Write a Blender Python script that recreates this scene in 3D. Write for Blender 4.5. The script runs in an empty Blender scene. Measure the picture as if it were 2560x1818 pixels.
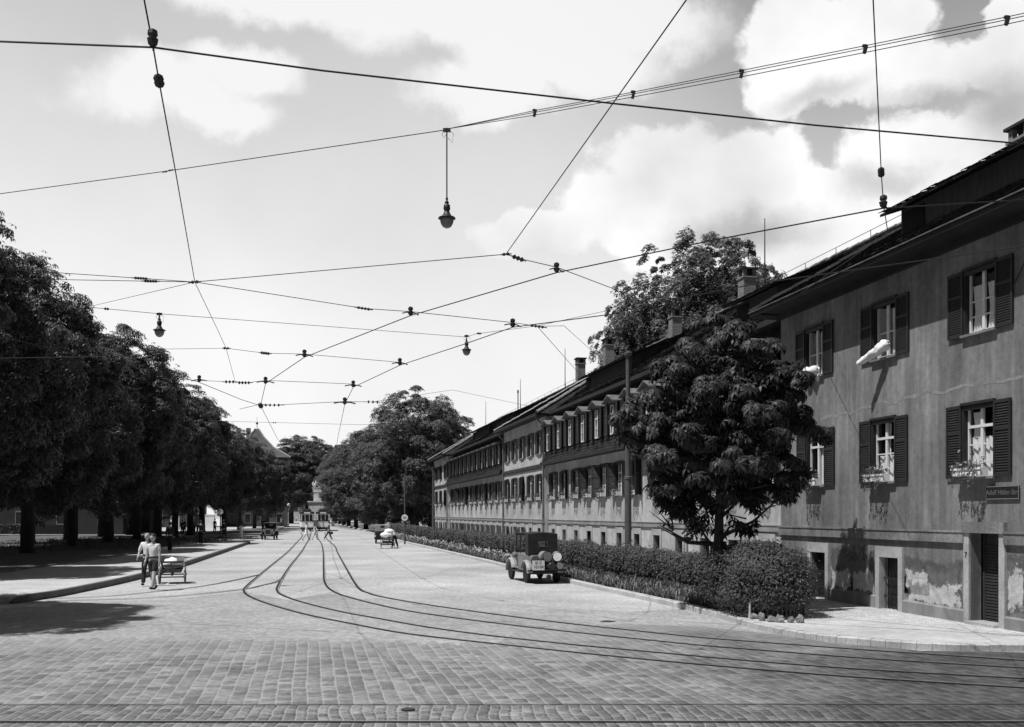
import bpy, bmesh, math, random
import numpy as np
from mathutils import Vector, Matrix, noise
S = bpy.context.scene
COL = S.collection
R = math.radians
rnd = random.Random(7)
nrng = np.random.default_rng(11)

# ------------------------------------------------------------------ survey of the place
FOC, CX, HY, CH = 2400.0, 1280.0, 1284.0, 2.5      # surveyed from the photograph, metres
KD = 2560 / 2287.0
def gp(x, y, z=0.0):                                # point on a level at height z
    Y = FOC * (CH - z) / (y - HY)
    return Vector(((x - CX) / FOC * Y, Y, z))
def dp(x, y, Y):                                    # point at depth Y
    return Vector(((x - CX) / FOC * Y, Y, CH + (HY - y) / FOC * Y))
AN = math.atan(511 / FOC)
CA, SA = math.cos(AN), math.sin(AN)
DF = 14.0                                           # distance to the facade
def W(t, o=0.0, z=0.0):                             # facade frame -> world
    p = DF - o
    return Vector((CA * p - SA * t, SA * p + CA * t, z))
def tx(x, D=DF):                                    # position along the facade seen at column x
    return D / math.tan(AN + math.atan((x - CX) / FOC))

# ------------------------------------------------------------------ materials
MATS = {}
def mat(name, v, rough=0.8, var=0.2, scale=2.0, bump=0.0, bscale=25.0, spec=0.25, stretch=None, var2=0.0, scale2=20.0, metal=0.0):
    if name in MATS: return MATS[name]
    m = bpy.data.materials.new(name); m.use_nodes = True
    nt = m.node_tree; n = nt.nodes; l = nt.links
    b = n['Principled BSDF']
    b.inputs['Roughness'].default_value = rough
    b.inputs['Specular IOR Level'].default_value = spec
    b.inputs['Metallic'].default_value = metal
    b.inputs['Base Color'].default_value = (v, v, v, 1)
    tc = n.new('ShaderNodeTexCoord')
    vec = tc.outputs['Object']
    if stretch:
        mp = n.new('ShaderNodeMapping'); mp.inputs['Scale'].default_value = stretch
        l.new(vec, mp.inputs['Vector']); vec = mp.outputs['Vector']
    if var > 0:
        nz = n.new('ShaderNodeTexNoise'); nz.inputs['Scale'].default_value = scale; nz.inputs['Detail'].default_value = 8
        nz.inputs['Roughness'].default_value = 0.6
        l.new(vec, nz.inputs['Vector'])
        mr = n.new('ShaderNodeMapRange'); mr.inputs['From Min'].default_value = 0.3; mr.inputs['From Max'].default_value = 0.7
        mr.inputs['To Min'].default_value = v * (1 - var); mr.inputs['To Max'].default_value = v * (1 + var)
        l.new(nz.outputs['Fac'], mr.inputs['Value'])
        out = mr.outputs['Result']
        if var2 > 0:
            nz2 = n.new('ShaderNodeTexNoise'); nz2.inputs['Scale'].default_value = scale2; nz2.inputs['Detail'].default_value = 4
            l.new(tc.outputs['Object'], nz2.inputs['Vector'])
            mr2 = n.new('ShaderNodeMapRange'); mr2.inputs['From Min'].default_value = 0.3; mr2.inputs['From Max'].default_value = 0.7
            mr2.inputs['To Min'].default_value = 1 - var2; mr2.inputs['To Max'].default_value = 1 + var2
            l.new(nz2.outputs['Fac'], mr2.inputs['Value'])
            mu = n.new('ShaderNodeMath'); mu.operation = 'MULTIPLY'
            l.new(out, mu.inputs[0]); l.new(mr2.outputs['Result'], mu.inputs[1]); out = mu.outputs[0]
        l.new(out, b.inputs['Base Color'])
    if bump > 0:
        nb = n.new('ShaderNodeTexNoise'); nb.inputs['Scale'].default_value = bscale; nb.inputs['Detail'].default_value = 5
        l.new(tc.outputs['Object'], nb.inputs['Vector'])
        bp = n.new('ShaderNodeBump'); bp.inputs['Strength'].default_value = bump; bp.inputs['Distance'].default_value = 0.02
        l.new(nb.outputs['Fac'], bp.inputs['Height']); l.new(bp.outputs['Normal'], b.inputs['Normal'])
    MATS[name] = m
    return m

def mat_brick(name, v1, v2, vm, bw, rh, mortar, rotz=0.0, warp=0.03, rough=0.7, big=0.25, bigscale=0.25, bump=0.6, spec=0.3, offset=0.5, plane='XY', squash=1.0):
    m = bpy.data.materials.new(name); m.use_nodes = True
    nt = m.node_tree; n = nt.nodes; l = nt.links; b = n['Principled BSDF']
    b.inputs['Roughness'].default_value = rough; b.inputs['Specular IOR Level'].default_value = spec
    tc = n.new('ShaderNodeTexCoord')
    mp = n.new('ShaderNodeMapping')
    mp.inputs['Rotation'].default_value = (0, 0, rotz) if plane == 'XY' else (R(90), 0, 0)
    l.new(tc.outputs['Object'], mp.inputs['Vector'])
    nz = n.new('ShaderNodeTexNoise'); nz.inputs['Scale'].default_value = 1.3; nz.inputs['Detail'].default_value = 5
    l.new(mp.outputs['Vector'], nz.inputs['Vector'])
    sb = n.new('ShaderNodeVectorMath'); sb.operation = 'SUBTRACT'; sb.inputs[1].default_value = (0.5, 0.5, 0.5)
    l.new(nz.outputs['Color'], sb.inputs[0])
    sc = n.new('ShaderNodeVectorMath'); sc.operation = 'SCALE'; sc.inputs['Scale'].default_value = warp * 4
    l.new(sb.outputs[0], sc.inputs[0])
    ad = n.new('ShaderNodeVectorMath'); ad.operation = 'ADD'
    l.new(mp.outputs['Vector'], ad.inputs[0]); l.new(sc.outputs[0], ad.inputs[1])
    br = n.new('ShaderNodeTexBrick')
    br.offset = offset; br.squash = squash
    br.inputs['Color1'].default_value = (v1, v1, v1, 1); br.inputs['Color2'].default_value = (v2, v2, v2, 1)
    br.inputs['Mortar'].default_value = (vm, vm, vm, 1)
    br.inputs['Scale'].default_value = 1.0; br.inputs['Mortar Size'].default_value = mortar
    br.inputs['Mortar Smooth'].default_value = 0.4
    br.inputs['Brick Width'].default_value = bw; br.inputs['Row Height'].default_value = rh
    l.new(ad.outputs[0], br.inputs['Vector'])
    nb = n.new('ShaderNodeTexNoise'); nb.inputs['Scale'].default_value = bigscale; nb.inputs['Detail'].default_value = 7
    nb.inputs['Roughness'].default_value = 0.65
    l.new(tc.outputs['Object'], nb.inputs['Vector'])
    mr = n.new('ShaderNodeMapRange'); mr.inputs['From Min'].default_value = 0.3; mr.inputs['From Max'].default_value = 0.7
    mr.inputs['To Min'].default_value = 1 - big; mr.inputs['To Max'].default_value = 1 + big
    l.new(nb.outputs['Fac'], mr.inputs['Value'])
    nf = n.new('ShaderNodeTexNoise'); nf.inputs['Scale'].default_value = 14; nf.inputs['Detail'].default_value = 6
    l.new(tc.outputs['Object'], nf.inputs['Vector'])
    mrf = n.new('ShaderNodeMapRange'); mrf.inputs['From Min'].default_value = 0.3; mrf.inputs['From Max'].default_value = 0.7
    mrf.inputs['To Min'].default_value = 0.8; mrf.inputs['To Max'].default_value = 1.2
    l.new(nf.outputs['Fac'], mrf.inputs['Value'])
    m1 = n.new('ShaderNodeMath'); m1.operation = 'MULTIPLY'; l.new(br.outputs['Color'], m1.inputs[0]); l.new(mr.outputs[0], m1.inputs[1])
    m2 = n.new('ShaderNodeMath'); m2.operation = 'MULTIPLY'; l.new(m1.outputs[0], m2.inputs[0]); l.new(mrf.outputs[0], m2.inputs[1])
    l.new(m2.outputs[0], b.inputs['Base Color'])
    hm = n.new('ShaderNodeMath'); hm.operation = 'MULTIPLY_ADD'
    l.new(br.outputs['Fac'], hm.inputs[0]); hm.inputs[1].default_value = -1.0
    l.new(nf.outputs['Fac'], hm.inputs[2])
    bp = n.new('ShaderNodeBump'); bp.inputs['Strength'].default_value = bump; bp.inputs['Distance'].default_value = 0.02
    l.new(hm.outputs[0], bp.inputs['Height']); l.new(bp.outputs['Normal'], b.inputs['Normal'])
    MATS[name] = m
    return m

def mat_leaf(name, v, rough=0.5, var=0.35, trans=0.25, spec=0.3):
    m = bpy.data.materials.new(name); m.use_nodes = True
    nt = m.node_tree; n = nt.nodes; l = nt.links; b = n['Principled BSDF']
    b.inputs['Roughness'].default_value = rough; b.inputs['Specular IOR Level'].default_value = spec
    g = n.new('ShaderNodeNewGeometry')
    mr = n.new('ShaderNodeMapRange'); mr.inputs['To Min'].default_value = v * (1 - var); mr.inputs['To Max'].default_value = v * (1 + var)
    l.new(g.outputs['Random Per Island'], mr.inputs['Value'])
    l.new(mr.outputs[0], b.inputs['Base Color'])
    tr = n.new('ShaderNodeBsdfTranslucent'); l.new(mr.outputs[0], tr.inputs['Color'])
    mx = n.new('ShaderNodeMixShader'); mx.inputs[0].default_value = trans
    l.new(b.outputs[0], mx.inputs[1]); l.new(tr.outputs[0], mx.inputs[2])
    l.new(mx.outputs[0], n['Material Output'].inputs['Surface'])
    MATS[name] = m
    return m

def mat_glass(name, v=0.02, clear=0.55):
    m = bpy.data.materials.new(name); m.use_nodes = True
    nt = m.node_tree; n = nt.nodes; l = nt.links; b = n['Principled BSDF']
    b.inputs['Base Color'].default_value = (v, v, v, 1); b.inputs['Roughness'].default_value = 0.06
    b.inputs['Specular IOR Level'].default_value = 0.5
    t = n.new('ShaderNodeBsdfTransparent'); mx = n.new('ShaderNodeMixShader'); mx.inputs[0].default_value = clear
    l.new(b.outputs[0], mx.inputs[1]); l.new(t.outputs[0], mx.inputs[2]); l.new(mx.outputs[0], n['Material Output'].inputs['Surface'])
    MATS[name] = m
    return m

# ------------------------------------------------------------------ object helpers
def link(o):
    COL.objects.link(o); return o
def tag(o, label=None, cat=None, group=None, kind=None):
    if label: o['label'] = label
    if cat: o['category'] = cat
    if group: o['group'] = group
    if kind: o['kind'] = kind
    return o
def thing(name, label, cat, loc=(0, 0, 0), rz=0.0, group=None):
    o = link(bpy.data.objects.new(name, None))
    o.location = loc; o.rotation_euler = (0, 0, rz); o.empty_display_size = 0.2
    return tag(o, label, cat, group)
def put(name, me, parent=None, loc=None, rot=None, scale=None):
    o = link(bpy.data.objects.new(name, me))
    if parent is not None: o.parent = parent
    if loc is not None: o.location = loc
    if rot is not None: o.rotation_euler = rot
    if scale is not None: o.scale = scale
    return o
def copy_tree(o, parent=None):
    c = o.copy(); COL.objects.link(c)
    if parent is not None: c.parent = parent
    for ch in list(o.children): copy_tree(ch, c)
    return c

class MB:
    def __init__(s): s.v = []; s.f = []
    def add(s, vs, fs):
        k = len(s.v); s.v.extend([tuple(v) for v in vs]); s.f.extend([tuple(i + k for i in f) for f in fs]); return s
    def quad(s, a, b, c, d): return s.add([a, b, c, d], [(0, 1, 2, 3)])
    def poly(s, pts): return s.add(pts, [tuple(range(len(pts)))])
    def box(s, x0, x1, y0, y1, z0, z1, M=None):
        vs = [Vector((x, y, z)) for x in (x0, x1) for y in (y0, y1) for z in (z0, z1)]
        if M is not None: vs = [M @ v for v in vs]
        return s.add(vs, [(0, 1, 3, 2), (4, 6, 7, 5), (0, 4, 5, 1), (2, 3, 7, 6), (0, 2, 6, 4), (1, 5, 7, 3)])
    def tube(s, pts, r, seg=6, cap=True):
        pts = [Vector(p) for p in pts]; n = len(pts); k = len(s.v)
        rs = r if isinstance(r, (list, tuple)) else [r] * n
        up0 = None
        for i, p in enumerate(pts):
            d = (pts[min(i + 1, n - 1)] - pts[max(i - 1, 0)]).normalized()
            if up0 is None: up0 = Vector((0, 0, 1)) if abs(d.z) < 0.9 else Vector((1, 0, 0))
            a = d.cross(up0)
            if a.length < 1e-4: a = d.cross(Vector((0, 1, 0)))
            a.normalize(); b = d.cross(a).normalized(); up0 = -b if False else up0
            for j in range(seg):
                th = 2 * math.pi * j / seg
                s.v.append(tuple(p + (a * math.cos(th) + b * math.sin(th)) * rs[i]))
        for i in range(n - 1):
            for j in range(seg):
                j2 = (j + 1) % seg
                s.f.append((k + i * seg + j, k + i * seg + j2, k + (i + 1) * seg + j2, k + (i + 1) * seg + j))
        if cap:
            s.f.append(tuple(k + j for j in range(seg))[::-1]); s.f.append(tuple(k + (n - 1) * seg + j for j in range(seg)))
        return s
    def lathe(s, prof, c=(0, 0, 0), seg=16, axis='z', sx=1.0, sy=1.0):
        k = len(s.v); n = len(prof)
        for (r, h) in prof:
            for j in range(seg):
                th = 2 * math.pi * j / seg
                a, b = r * math.cos(th) * sx, r * math.sin(th) * sy
                p = (a, b, h) if axis == 'z' else ((h, a, b) if axis == 'x' else (a, h, b))
                s.v.append((p[0] + c[0], p[1] + c[1], p[2] + c[2]))
        for i in range(n - 1):
            for j in range(seg):
                j2 = (j + 1) % seg
                s.f.append((k + i * seg + j, k + i * seg + j2, k + (i + 1) * seg + j2, k + (i + 1) * seg + j))
        s.f.append(tuple(k + j for j in range(seg))[::-1]); s.f.append(tuple(k + (n - 1) * seg + j for j in range(seg)))
        return s
    def ball(s, c, rx, ry=None, rz=None, seg=12, rings=8):
        ry = rx if ry is None else ry; rz = rx if rz is None else rz
        k = len(s.v)
        for i in range(rings + 1):
            ph = math.pi * i / rings
            for j in range(seg):
                th = 2 * math.pi * j / seg
                s.v.append((c[0] + rx * math.sin(ph) * math.cos(th), c[1] + ry * math.sin(ph) * math.sin(th), c[2] - rz * math.cos(ph)))
        for i in range(rings):
            for j in range(seg):
                j2 = (j + 1) % seg
                s.f.append((k + i * seg + j, k + i * seg + j2, k + (i + 1) * seg + j2, k + (i + 1) * seg + j))
        return s
    def loft(s, rings, cap=True):
        k = len(s.v); n = len(rings); m = len(rings[0])
        for r in rings: s.v.extend([tuple(p) for p in r])
        for i in range(n - 1):
            for j in range(m):
                j2 = (j + 1) % m
                s.f.append((k + i * m + j, k + i * m + j2, k + (i + 1) * m + j2, k + (i + 1) * m + j))
        if cap:
            s.f.append(tuple(k + j for j in range(m))[::-1]); s.f.append(tuple(k + (n - 1) * m + j for j in range(m)))
        return s
    def extrude(s, poly, z0, z1):                # polygon (x,y) to a slab
        n = len(poly)
        vs = [(p[0], p[1], z0) for p in poly] + [(p[0], p[1], z1) for p in poly]
        fs = [tuple(range(n))[::-1], tuple(range(n, 2 * n))] + [(i, (i + 1) % n, n + (i + 1) % n, n + i) for i in range(n)]
        return s.add(vs, fs)
    def mesh(s, name, m, smooth=False, fix=True):
        me = bpy.data.meshes.new(name); me.from_pydata(s.v, [], s.f)
        if fix:
            bm = bmesh.new(); bm.from_mesh(me); bmesh.ops.recalc_face_normals(bm, faces=bm.faces); bm.to_mesh(me); bm.free()
        me.materials.append(m)
        if smooth: me.polygons.foreach_set('use_smooth', [True] * len(me.polygons))
        me.update(); return me
    def build(s, name, m, parent=None, loc=None, smooth=False, fix=True, rot=None):
        return put(name, s.mesh(name, m, smooth, fix), parent, loc, rot)

def np_mesh(name, V, Fq, m, smooth=False):
    me = bpy.data.meshes.new(name)
    V = np.asarray(V, dtype=np.float32); Fq = np.asarray(Fq, dtype=np.int32)
    me.vertices.add(len(V)); me.vertices.foreach_set('co', V.ravel())
    k = Fq.shape[1]
    me.loops.add(Fq.size); me.loops.foreach_set('vertex_index', Fq.ravel())
    me.polygons.add(len(Fq)); me.polygons.foreach_set('loop_start', np.arange(0, Fq.size, k, dtype=np.int32))
    me.update(calc_edges=True); me.validate()
    me.materials.append(m)
    if smooth: me.polygons.foreach_set('use_smooth', [True] * len(me.polygons))
    return me

def text_mesh(name, body, size, m, depth=0.004):
    cu = bpy.data.curves.new(name, 'FONT'); cu.body = body; cu.size = size; cu.extrude = depth
    cu.align_x = 'CENTER'; cu.align_y = 'CENTER'
    o = bpy.data.objects.new(name, cu); link(o)
    bpy.context.view_layer.update()
    me = bpy.data.meshes.new_from_object(o.evaluated_get(bpy.context.evaluated_depsgraph_get()))
    bpy.data.objects.remove(o); me.materials.clear(); me.materials.append(m)
    return me

# ------------------------------------------------------------------ foliage
def basis_from_up(up, spin):
    up = up / np.linalg.norm(up, axis=1, keepdims=True)
    ref = np.where(np.abs(up[:, 2:3]) < 0.9, np.array([[0, 0, 1.0]]), np.array([[1.0, 0, 0]]))
    a = np.cross(ref, up); a /= np.linalg.norm(a, axis=1, keepdims=True)
    b = np.cross(up, a)
    c, s_ = np.cos(spin)[:, None], np.sin(spin)[:, None]
    return np.stack([a * c + b * s_, -a * s_ + b * c, up], axis=2)      # columns
def palmate(nl, droop=0.55, wid=0.30):
    V, Fq = [], []
    for i in range(nl):
        th = 2 * math.pi * i / nl + 0.2
        ln = 1.0 - 0.18 * (i % 2)
        d = np.array([math.cos(th), math.sin(th), 0]); s = np.array([-math.sin(th), math.cos(th), 0]); u = np.array([0, 0, 1.0])
        p0 = d * 0.04
        p1 = d * 0.6 * ln - u * droop * 0.25 * ln
        p2 = d * (0.95 * ln) - u * droop * ln
        k = len(V)
        V += [p0, p1 + s * wid * ln / 2 - u * .03, p1 + u * 0.03, p1 - s * wid * ln / 2 - u * .03, p2]
        Fq += [(k, k + 1, k + 2), (k, k + 2, k + 3), (k + 1, k + 4, k + 2), (k + 2, k + 4, k + 3)]
    return np.array(V), np.array(Fq)
def simple_leaf():
    V = np.array([(-.5, 0, 0), (0, -.28, -.04), (.5, 0, -.1), (0, .28, -.04)]); return V, np.array([(0, 1, 2, 3)])
def leafspray(k=4, seed=3):
    r = np.random.default_rng(seed); V = []; Fq = []
    for i in range(k):
        th = 2 * math.pi * i / k + r.uniform(-.5, .5); tilt = r.uniform(-.5, .5)
        d = np.array([math.cos(th), math.sin(th), -0.25 + tilt * .5]); s = np.array([-math.sin(th), math.cos(th), tilt])
        c = d * 0.35; q = len(V)
        V += [c - d * .33, c + s * .2, c + d * .4, c - s * .2]; Fq.append((q, q + 1, q + 2, q + 3))
    return np.array(V), np.array(Fq)
def scatter(C, up, size, base):
    V0, F0 = base; n = len(C); m = len(V0)
    B = basis_from_up(up, nrng.uniform(0, 6.28, n))
    V = np.einsum('nij,mj->nmi', B, V0) * size[:, None, None] + C[:, None, :]
    Fq = (F0[None] + (np.arange(n) * m)[:, None, None]).reshape(-1, F0.shape[1])
    return V.reshape(-1, 3), Fq
def unit(n):
    v = nrng.normal(size=(n, 3)); return v / np.linalg.norm(v, axis=1, keepdims=True)
def crown_points(n, rx, rz, zc, nclump, clump_r, profile=None, inner=0.2, hang=0.0, flat=0.85, rmin=0.66, rmax=1.03):
    # clumps over a lumpy crown, leaves on the outer side of each clump
    d = unit(nclump * 3); keep = d[:, 2] > -0.93; d = d[keep][:nclump]
    rad = nrng.uniform(rmin, rmax, len(d))[:, None]
    cc = d * rad * np.array([[rx, rx, rz]])
    if profile is not None:
        f = profile(cc[:, 2] / rz); cc[:, 0] *= f; cc[:, 1] *= f
    cc += np.array([[0, 0, zc]])
    cr = nrng.uniform(0.5, 1.35, len(cc)) * clump_r
    idx = nrng.integers(0, len(cc), n)
    u = unit(n); out = d[idx]
    u = u + 0.75 * out + np.array([[0, 0, 0.35]]); u /= np.linalg.norm(u, axis=1, keepdims=True)
    rr = (nrng.uniform(0.7, 1.08, n) + (nrng.random(n) < .08) * nrng.uniform(.1, .35, n))[:, None]
    P = cc[idx] + u * rr * cr[idx][:, None] * np.array([[1, 1, flat]])
    ni = int(n * inner)
    P[:ni] = (unit(ni) * nrng.uniform(0.2, 0.85, ni)[:, None] ** 0.5) * np.array([[rx, rx, rz]]) * 0.85 + np.array([[0, 0, zc]])
    up = u * 0.7 + np.array([[0, 0, 0.75]]) + unit(n) * 0.35
    return P, up
def limbs(mb, H, r0, zc, rx, rz, nl=9, seed=1, z0=None, lean=(0, 0)):
    r = random.Random(seed)
    top = Vector((lean[0], lean[1], zc + rz * 0.55))
    pts = [Vector((0, 0, -0.15)), Vector((0, 0, 0.35)), Vector((r.uniform(-.05, .05), r.uniform(-.05, .05), H * 0.16)), Vector((lean[0] * .4, lean[1] * .4, H * 0.34)), Vector((lean[0] * .7, lean[1] * .7, zc)), top]
    mb.tube(pts, [r0 * 1.5, r0 * 1.08, r0, r0 * .78, r0 * .45, r0 * .1], 10)
    for i in range(nl):
        th = 2 * math.pi * i / nl + r.uniform(-.4, .4)
        f = r.uniform(0.22, 0.62); zb = H * f
        base = Vector((lean[0] * f, lean[1] * f, zb)); ln = rx * r.uniform(.65, .9)
        e = base + Vector((math.cos(th) * ln, math.sin(th) * ln, rz * r.uniform(.15, .75)))
        mid = base.lerp(e, .5) + Vector((0, 0, -rz * .08))
        mb.tube([base, mid, e], [r0 * .42, r0 * .26, r0 * .06], 6)
        for q in range(3):
            b2 = base.lerp(e, r.uniform(.4, .8)); e2 = b2 + Vector((r.uniform(-1, 1), r.uniform(-1, 1), r.uniform(.2, 1))) * rx * .35
            mb.tube([b2, e2], [r0 * .16, r0 * .04], 5)
# ------------------------------------------------------------------ camera, light, sky
cam = bpy.data.cameras.new('camera'); co = link(bpy.data.objects.new('camera', cam))
cam.sensor_width = 36; cam.lens = 36 * FOC / 2560; cam.shift_y = (HY - 909) / 2560; cam.clip_end = 4000; cam.clip_start = 0.1
co.location = (0, 0, CH); co.rotation_euler = (R(90), 0, 0); S.camera = co
EL, AZ = R(64), R(32)                                 # light travels towards +X, a little away
LD = Vector((math.cos(AZ) * math.cos(EL), math.sin(AZ) * math.cos(EL), -math.sin(EL)))
sl = bpy.data.lights.new('sun', 'SUN'); sl.energy = 5.0; sl.angle = R(0.5); sl.color = (1, 1, 1)
so = link(bpy.data.objects.new('sun', sl)); so.rotation_euler = LD.to_track_quat('-Z', 'Y').to_euler(); so.location = (0, 0, 60)
S.view_settings.view_transform = 'Standard'; S.view_settings.look = 'None'; S.view_settings.exposure = 0.0; S.view_settings.gamma = 1.0

wd = bpy.data.worlds.new('World'); S.world = wd; wd.use_nodes = True
wn = wd.node_tree.nodes; wl = wd.node_tree.links
def WM(op, a, b=None, c=None):
    x = wn.new('ShaderNodeMath'); x.operation = op
    for i, q in enumerate((a, b, c)):
        if q is None: continue
        if isinstance(q, (int, float)): x.inputs[i].default_value = q
        else: wl.new(q, x.inputs[i])
    return x.outputs[0]
def WR(val, a, b, c, d, smooth=True):
    x = wn.new('ShaderNodeMapRange'); x.interpolation_type = 'SMOOTHSTEP' if smooth else 'LINEAR'
    wl.new(val, x.inputs['Value'])
    for nm, q in zip(('From Min', 'From Max', 'To Min', 'To Max'), (a, b, c, d)):
        if isinstance(q, (int, float)): x.inputs[nm].default_value = q
        else: wl.new(q, x.inputs[nm])
    return x.outputs['Result']
bg = wn['Background']; STR = 0.1; bg.inputs['Strength'].default_value = STR
wtc = wn.new('ShaderNodeTexCoord')
sep = wn.new('ShaderNodeSeparateXYZ'); wl.new(wtc.outputs['Generated'], sep.inputs[0])
dx, dy, dz = sep.outputs
az0 = WM('ARCTAN2', dx, dy); el0 = WM('ARCSINE', dz)
wz = wn.new('ShaderNodeTexNoise'); wz.inputs['Scale'].default_value = 5.5; wz.inputs['Detail'].default_value = 9; wz.inputs['Roughness'].default_value = 0.62
wl.new(wtc.outputs['Generated'], wz.inputs['Vector'])
wsp = wn.new('ShaderNodeSeparateColor'); wl.new(wz.outputs['Color'], wsp.inputs[0])
az = WM('ADD', az0, WM('MULTIPLY', WM('SUBTRACT', wsp.outputs[0], 0.5), 0.14)); el = WM('ADD', el0, WM('MULTIPLY', WM('SUBTRACT', wsp.outputs[1], 0.5), 0.11))
sky = wn.new('ShaderNodeTexSky'); sky.sky_type = 'NISHITA'; sky.sun_disc = False
sky.sun_elevation = EL; sky.sun_rotation = math.atan2(-LD.x, -LD.y)
sky.air_density = 1.0; sky.dust_density = 2.0; sky.ozone_density = 1.0
scol = wn.new('ShaderNodeSeparateColor'); wl.new(sky.outputs[0], scol.inputs[0])
skyr = scol.outputs[0]                                # orthochromatic film behind a red filter: the red light of the sky
ns = wn.new('ShaderNodeTexNoise'); ns.inputs['Scale'].default_value = 3.2; ns.inputs['Detail'].default_value = 10; ns.inputs['Roughness'].default_value = 0.56
wl.new(wtc.outputs['Generated'], ns.inputs['Vector'])
n1 = WM('SUBTRACT', ns.outputs['Fac'], 0.5)
ns2 = wn.new('ShaderNodeTexNoise'); ns2.inputs['Scale'].default_value = 13; ns2.inputs['Detail'].default_value = 8; ns2.inputs['Roughness'].default_value = 0.6
wl.new(wtc.outputs['Generated'], ns2.inputs['Vector'])
n2 = WM('SUBTRACT', ns2.outputs['Fac'], 0.5)
def blob(x, y, rx, ry):
    # a cloud's bearing and height angle
    X, Yv = (x * KD - CX) / FOC, (HY - y * KD) / FOC
    a0 = math.atan(X); e0 = math.atan(Yv * math.cos(a0))
    ra = rx * KD / FOC * math.cos(a0) ** 2; re = ry * KD / FOC * math.cos(e0) ** 2
    u = WM('MULTIPLY', WM('SUBTRACT', az, a0), 1 / ra); v = WM('MULTIPLY', WM('SUBTRACT', el, e0), 1 / re)
    return WM('SUBTRACT', 1.0, WM('SQRT', WM('ADD', WM('MULTIPLY', u, u), WM('MULTIPLY', v, v))))
def field(bl, amp1, amp2):
    acc = None
    for b in bl:
        o = blob(*b); acc = o if acc is None else WM('SMOOTH_MAX', acc, o, 0.18)
    return WM('ADD', acc, WM('ADD', WM('MULTIPLY', n1, amp1), WM('MULTIPLY', n2, amp2)))
hard = field([(1800, 90, 150, 130), (1950, 50, 150, 115), (1770, 180, 115, 110), (1900, 150, 190, 100), (2020, 190, 170, 75), (2230, 40, 75, 60), (2200, 130, 110, 70),
              (1530, 400, 190, 140), (1490, 330, 90, 75), (1690, 380, 150, 135), (1420, 480, 180, 105), (1720, 490, 190, 90), (1830, 460, 110, 75),
              (2050, 340, 170, 80), (2200, 310, 140, 85), (2080, 430, 180, 90), (1180, 545, 150, 60), (1890, 545, 90, 42), (1760, 560, 110, 50), (2000, 560, 60, 40)], 0.95, 1.05)
soft = field([(370, 210, 250, 105), (520, 160, 180, 70), (470, 270, 190, 70), (1330, 40, 340, 110), (1060, 60, 330, 90), (1230, 130, 260, 80), (620, -20, 330, 80), (1080, 210, 170, 70)], 1.5, 0.6)
mh = WR(hard, -0.10, 0.14, 0.0, 1.0)
ms = WR(soft, -0.10, 0.42, 0.0, 1.0)
# clear sky seen by the film: white at the skyline, greyer higher up, greyest towards the right and away from the sun
e1 = WR(el0, R(7), R(33), 1.0, 0.0)
shape = WM('ADD', WM('MULTIPLY', e1, 0.38), 0.54)
side = WR(az0, R(-2), R(20), 1.0, 0.50)
shape = WM('MULTIPLY', shape, WM('ADD', WM('MULTIPLY', WM('SUBTRACT', 1.0, e1), side), e1))
shape = WM('MULTIPLY', shape, WM('ADD', 1.0, WM('MULTIPLY', n1, 0.35)))
front = WR(dy, 0.42, 0.74, 0.0, 1.0)                  # sky dimmed overhead, behind and beside the view to cut ambient light
zen = WR(el0, R(30), R(41), 1.0, 0.0)
deep = WM('MULTIPLY', skyr, 0.32)
hz = WM('MULTIPLY', front, zen)
clear = WM('ADD', WM('MULTIPLY', hz, WM('MULTIPLY', shape, 1 / STR)), WM('MULTIPLY', WM('SUBTRACT', 1.0, hz), deep))
# clouds: bright tops, grey undersides
ns3 = wn.new('ShaderNodeTexNoise'); ns3.inputs['Scale'].default_value = 6; ns3.inputs['Detail'].default_value = 8
wl.new(wtc.outputs['Generated'], ns3.inputs['Vector'])
belly = field([(2080, 240, 230, 45), (1850, 225, 150, 40), (2230, 230, 120, 90), (1980, 400, 120, 40), (1640, 500, 200, 50)], 0.5, 0.5)
shade = WM('SUBTRACT', WM('ADD', 0.97, WM('MULTIPLY', WM('MINIMUM', WM('SUBTRACT', ns3.outputs['Fac'], 0.5), 0.04), 1.0)), WM('MULTIPLY', WR(belly, -0.3, 0.9, 0.0, 1.0), 0.34))
cl = WM('MULTIPLY', shade, 0.99 / STR)
def mixv(f, a, b): return WM('ADD', WM('MULTIPLY', WM('SUBTRACT', 1.0, f), a), WM('MULTIPLY', f, b))
tot = mixv(WM('MULTIPLY', WM('MULTIPLY', ms, 0.85), hz), clear, 0.97 / STR)
tot = mixv(WM('MULTIPLY', mh, hz), tot, cl)
cc_ = wn.new('ShaderNodeCombineColor')
for i in range(3): wl.new(tot, cc_.inputs[i])
wl.new(cc_.outputs[0], bg.inputs['Color'])

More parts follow.
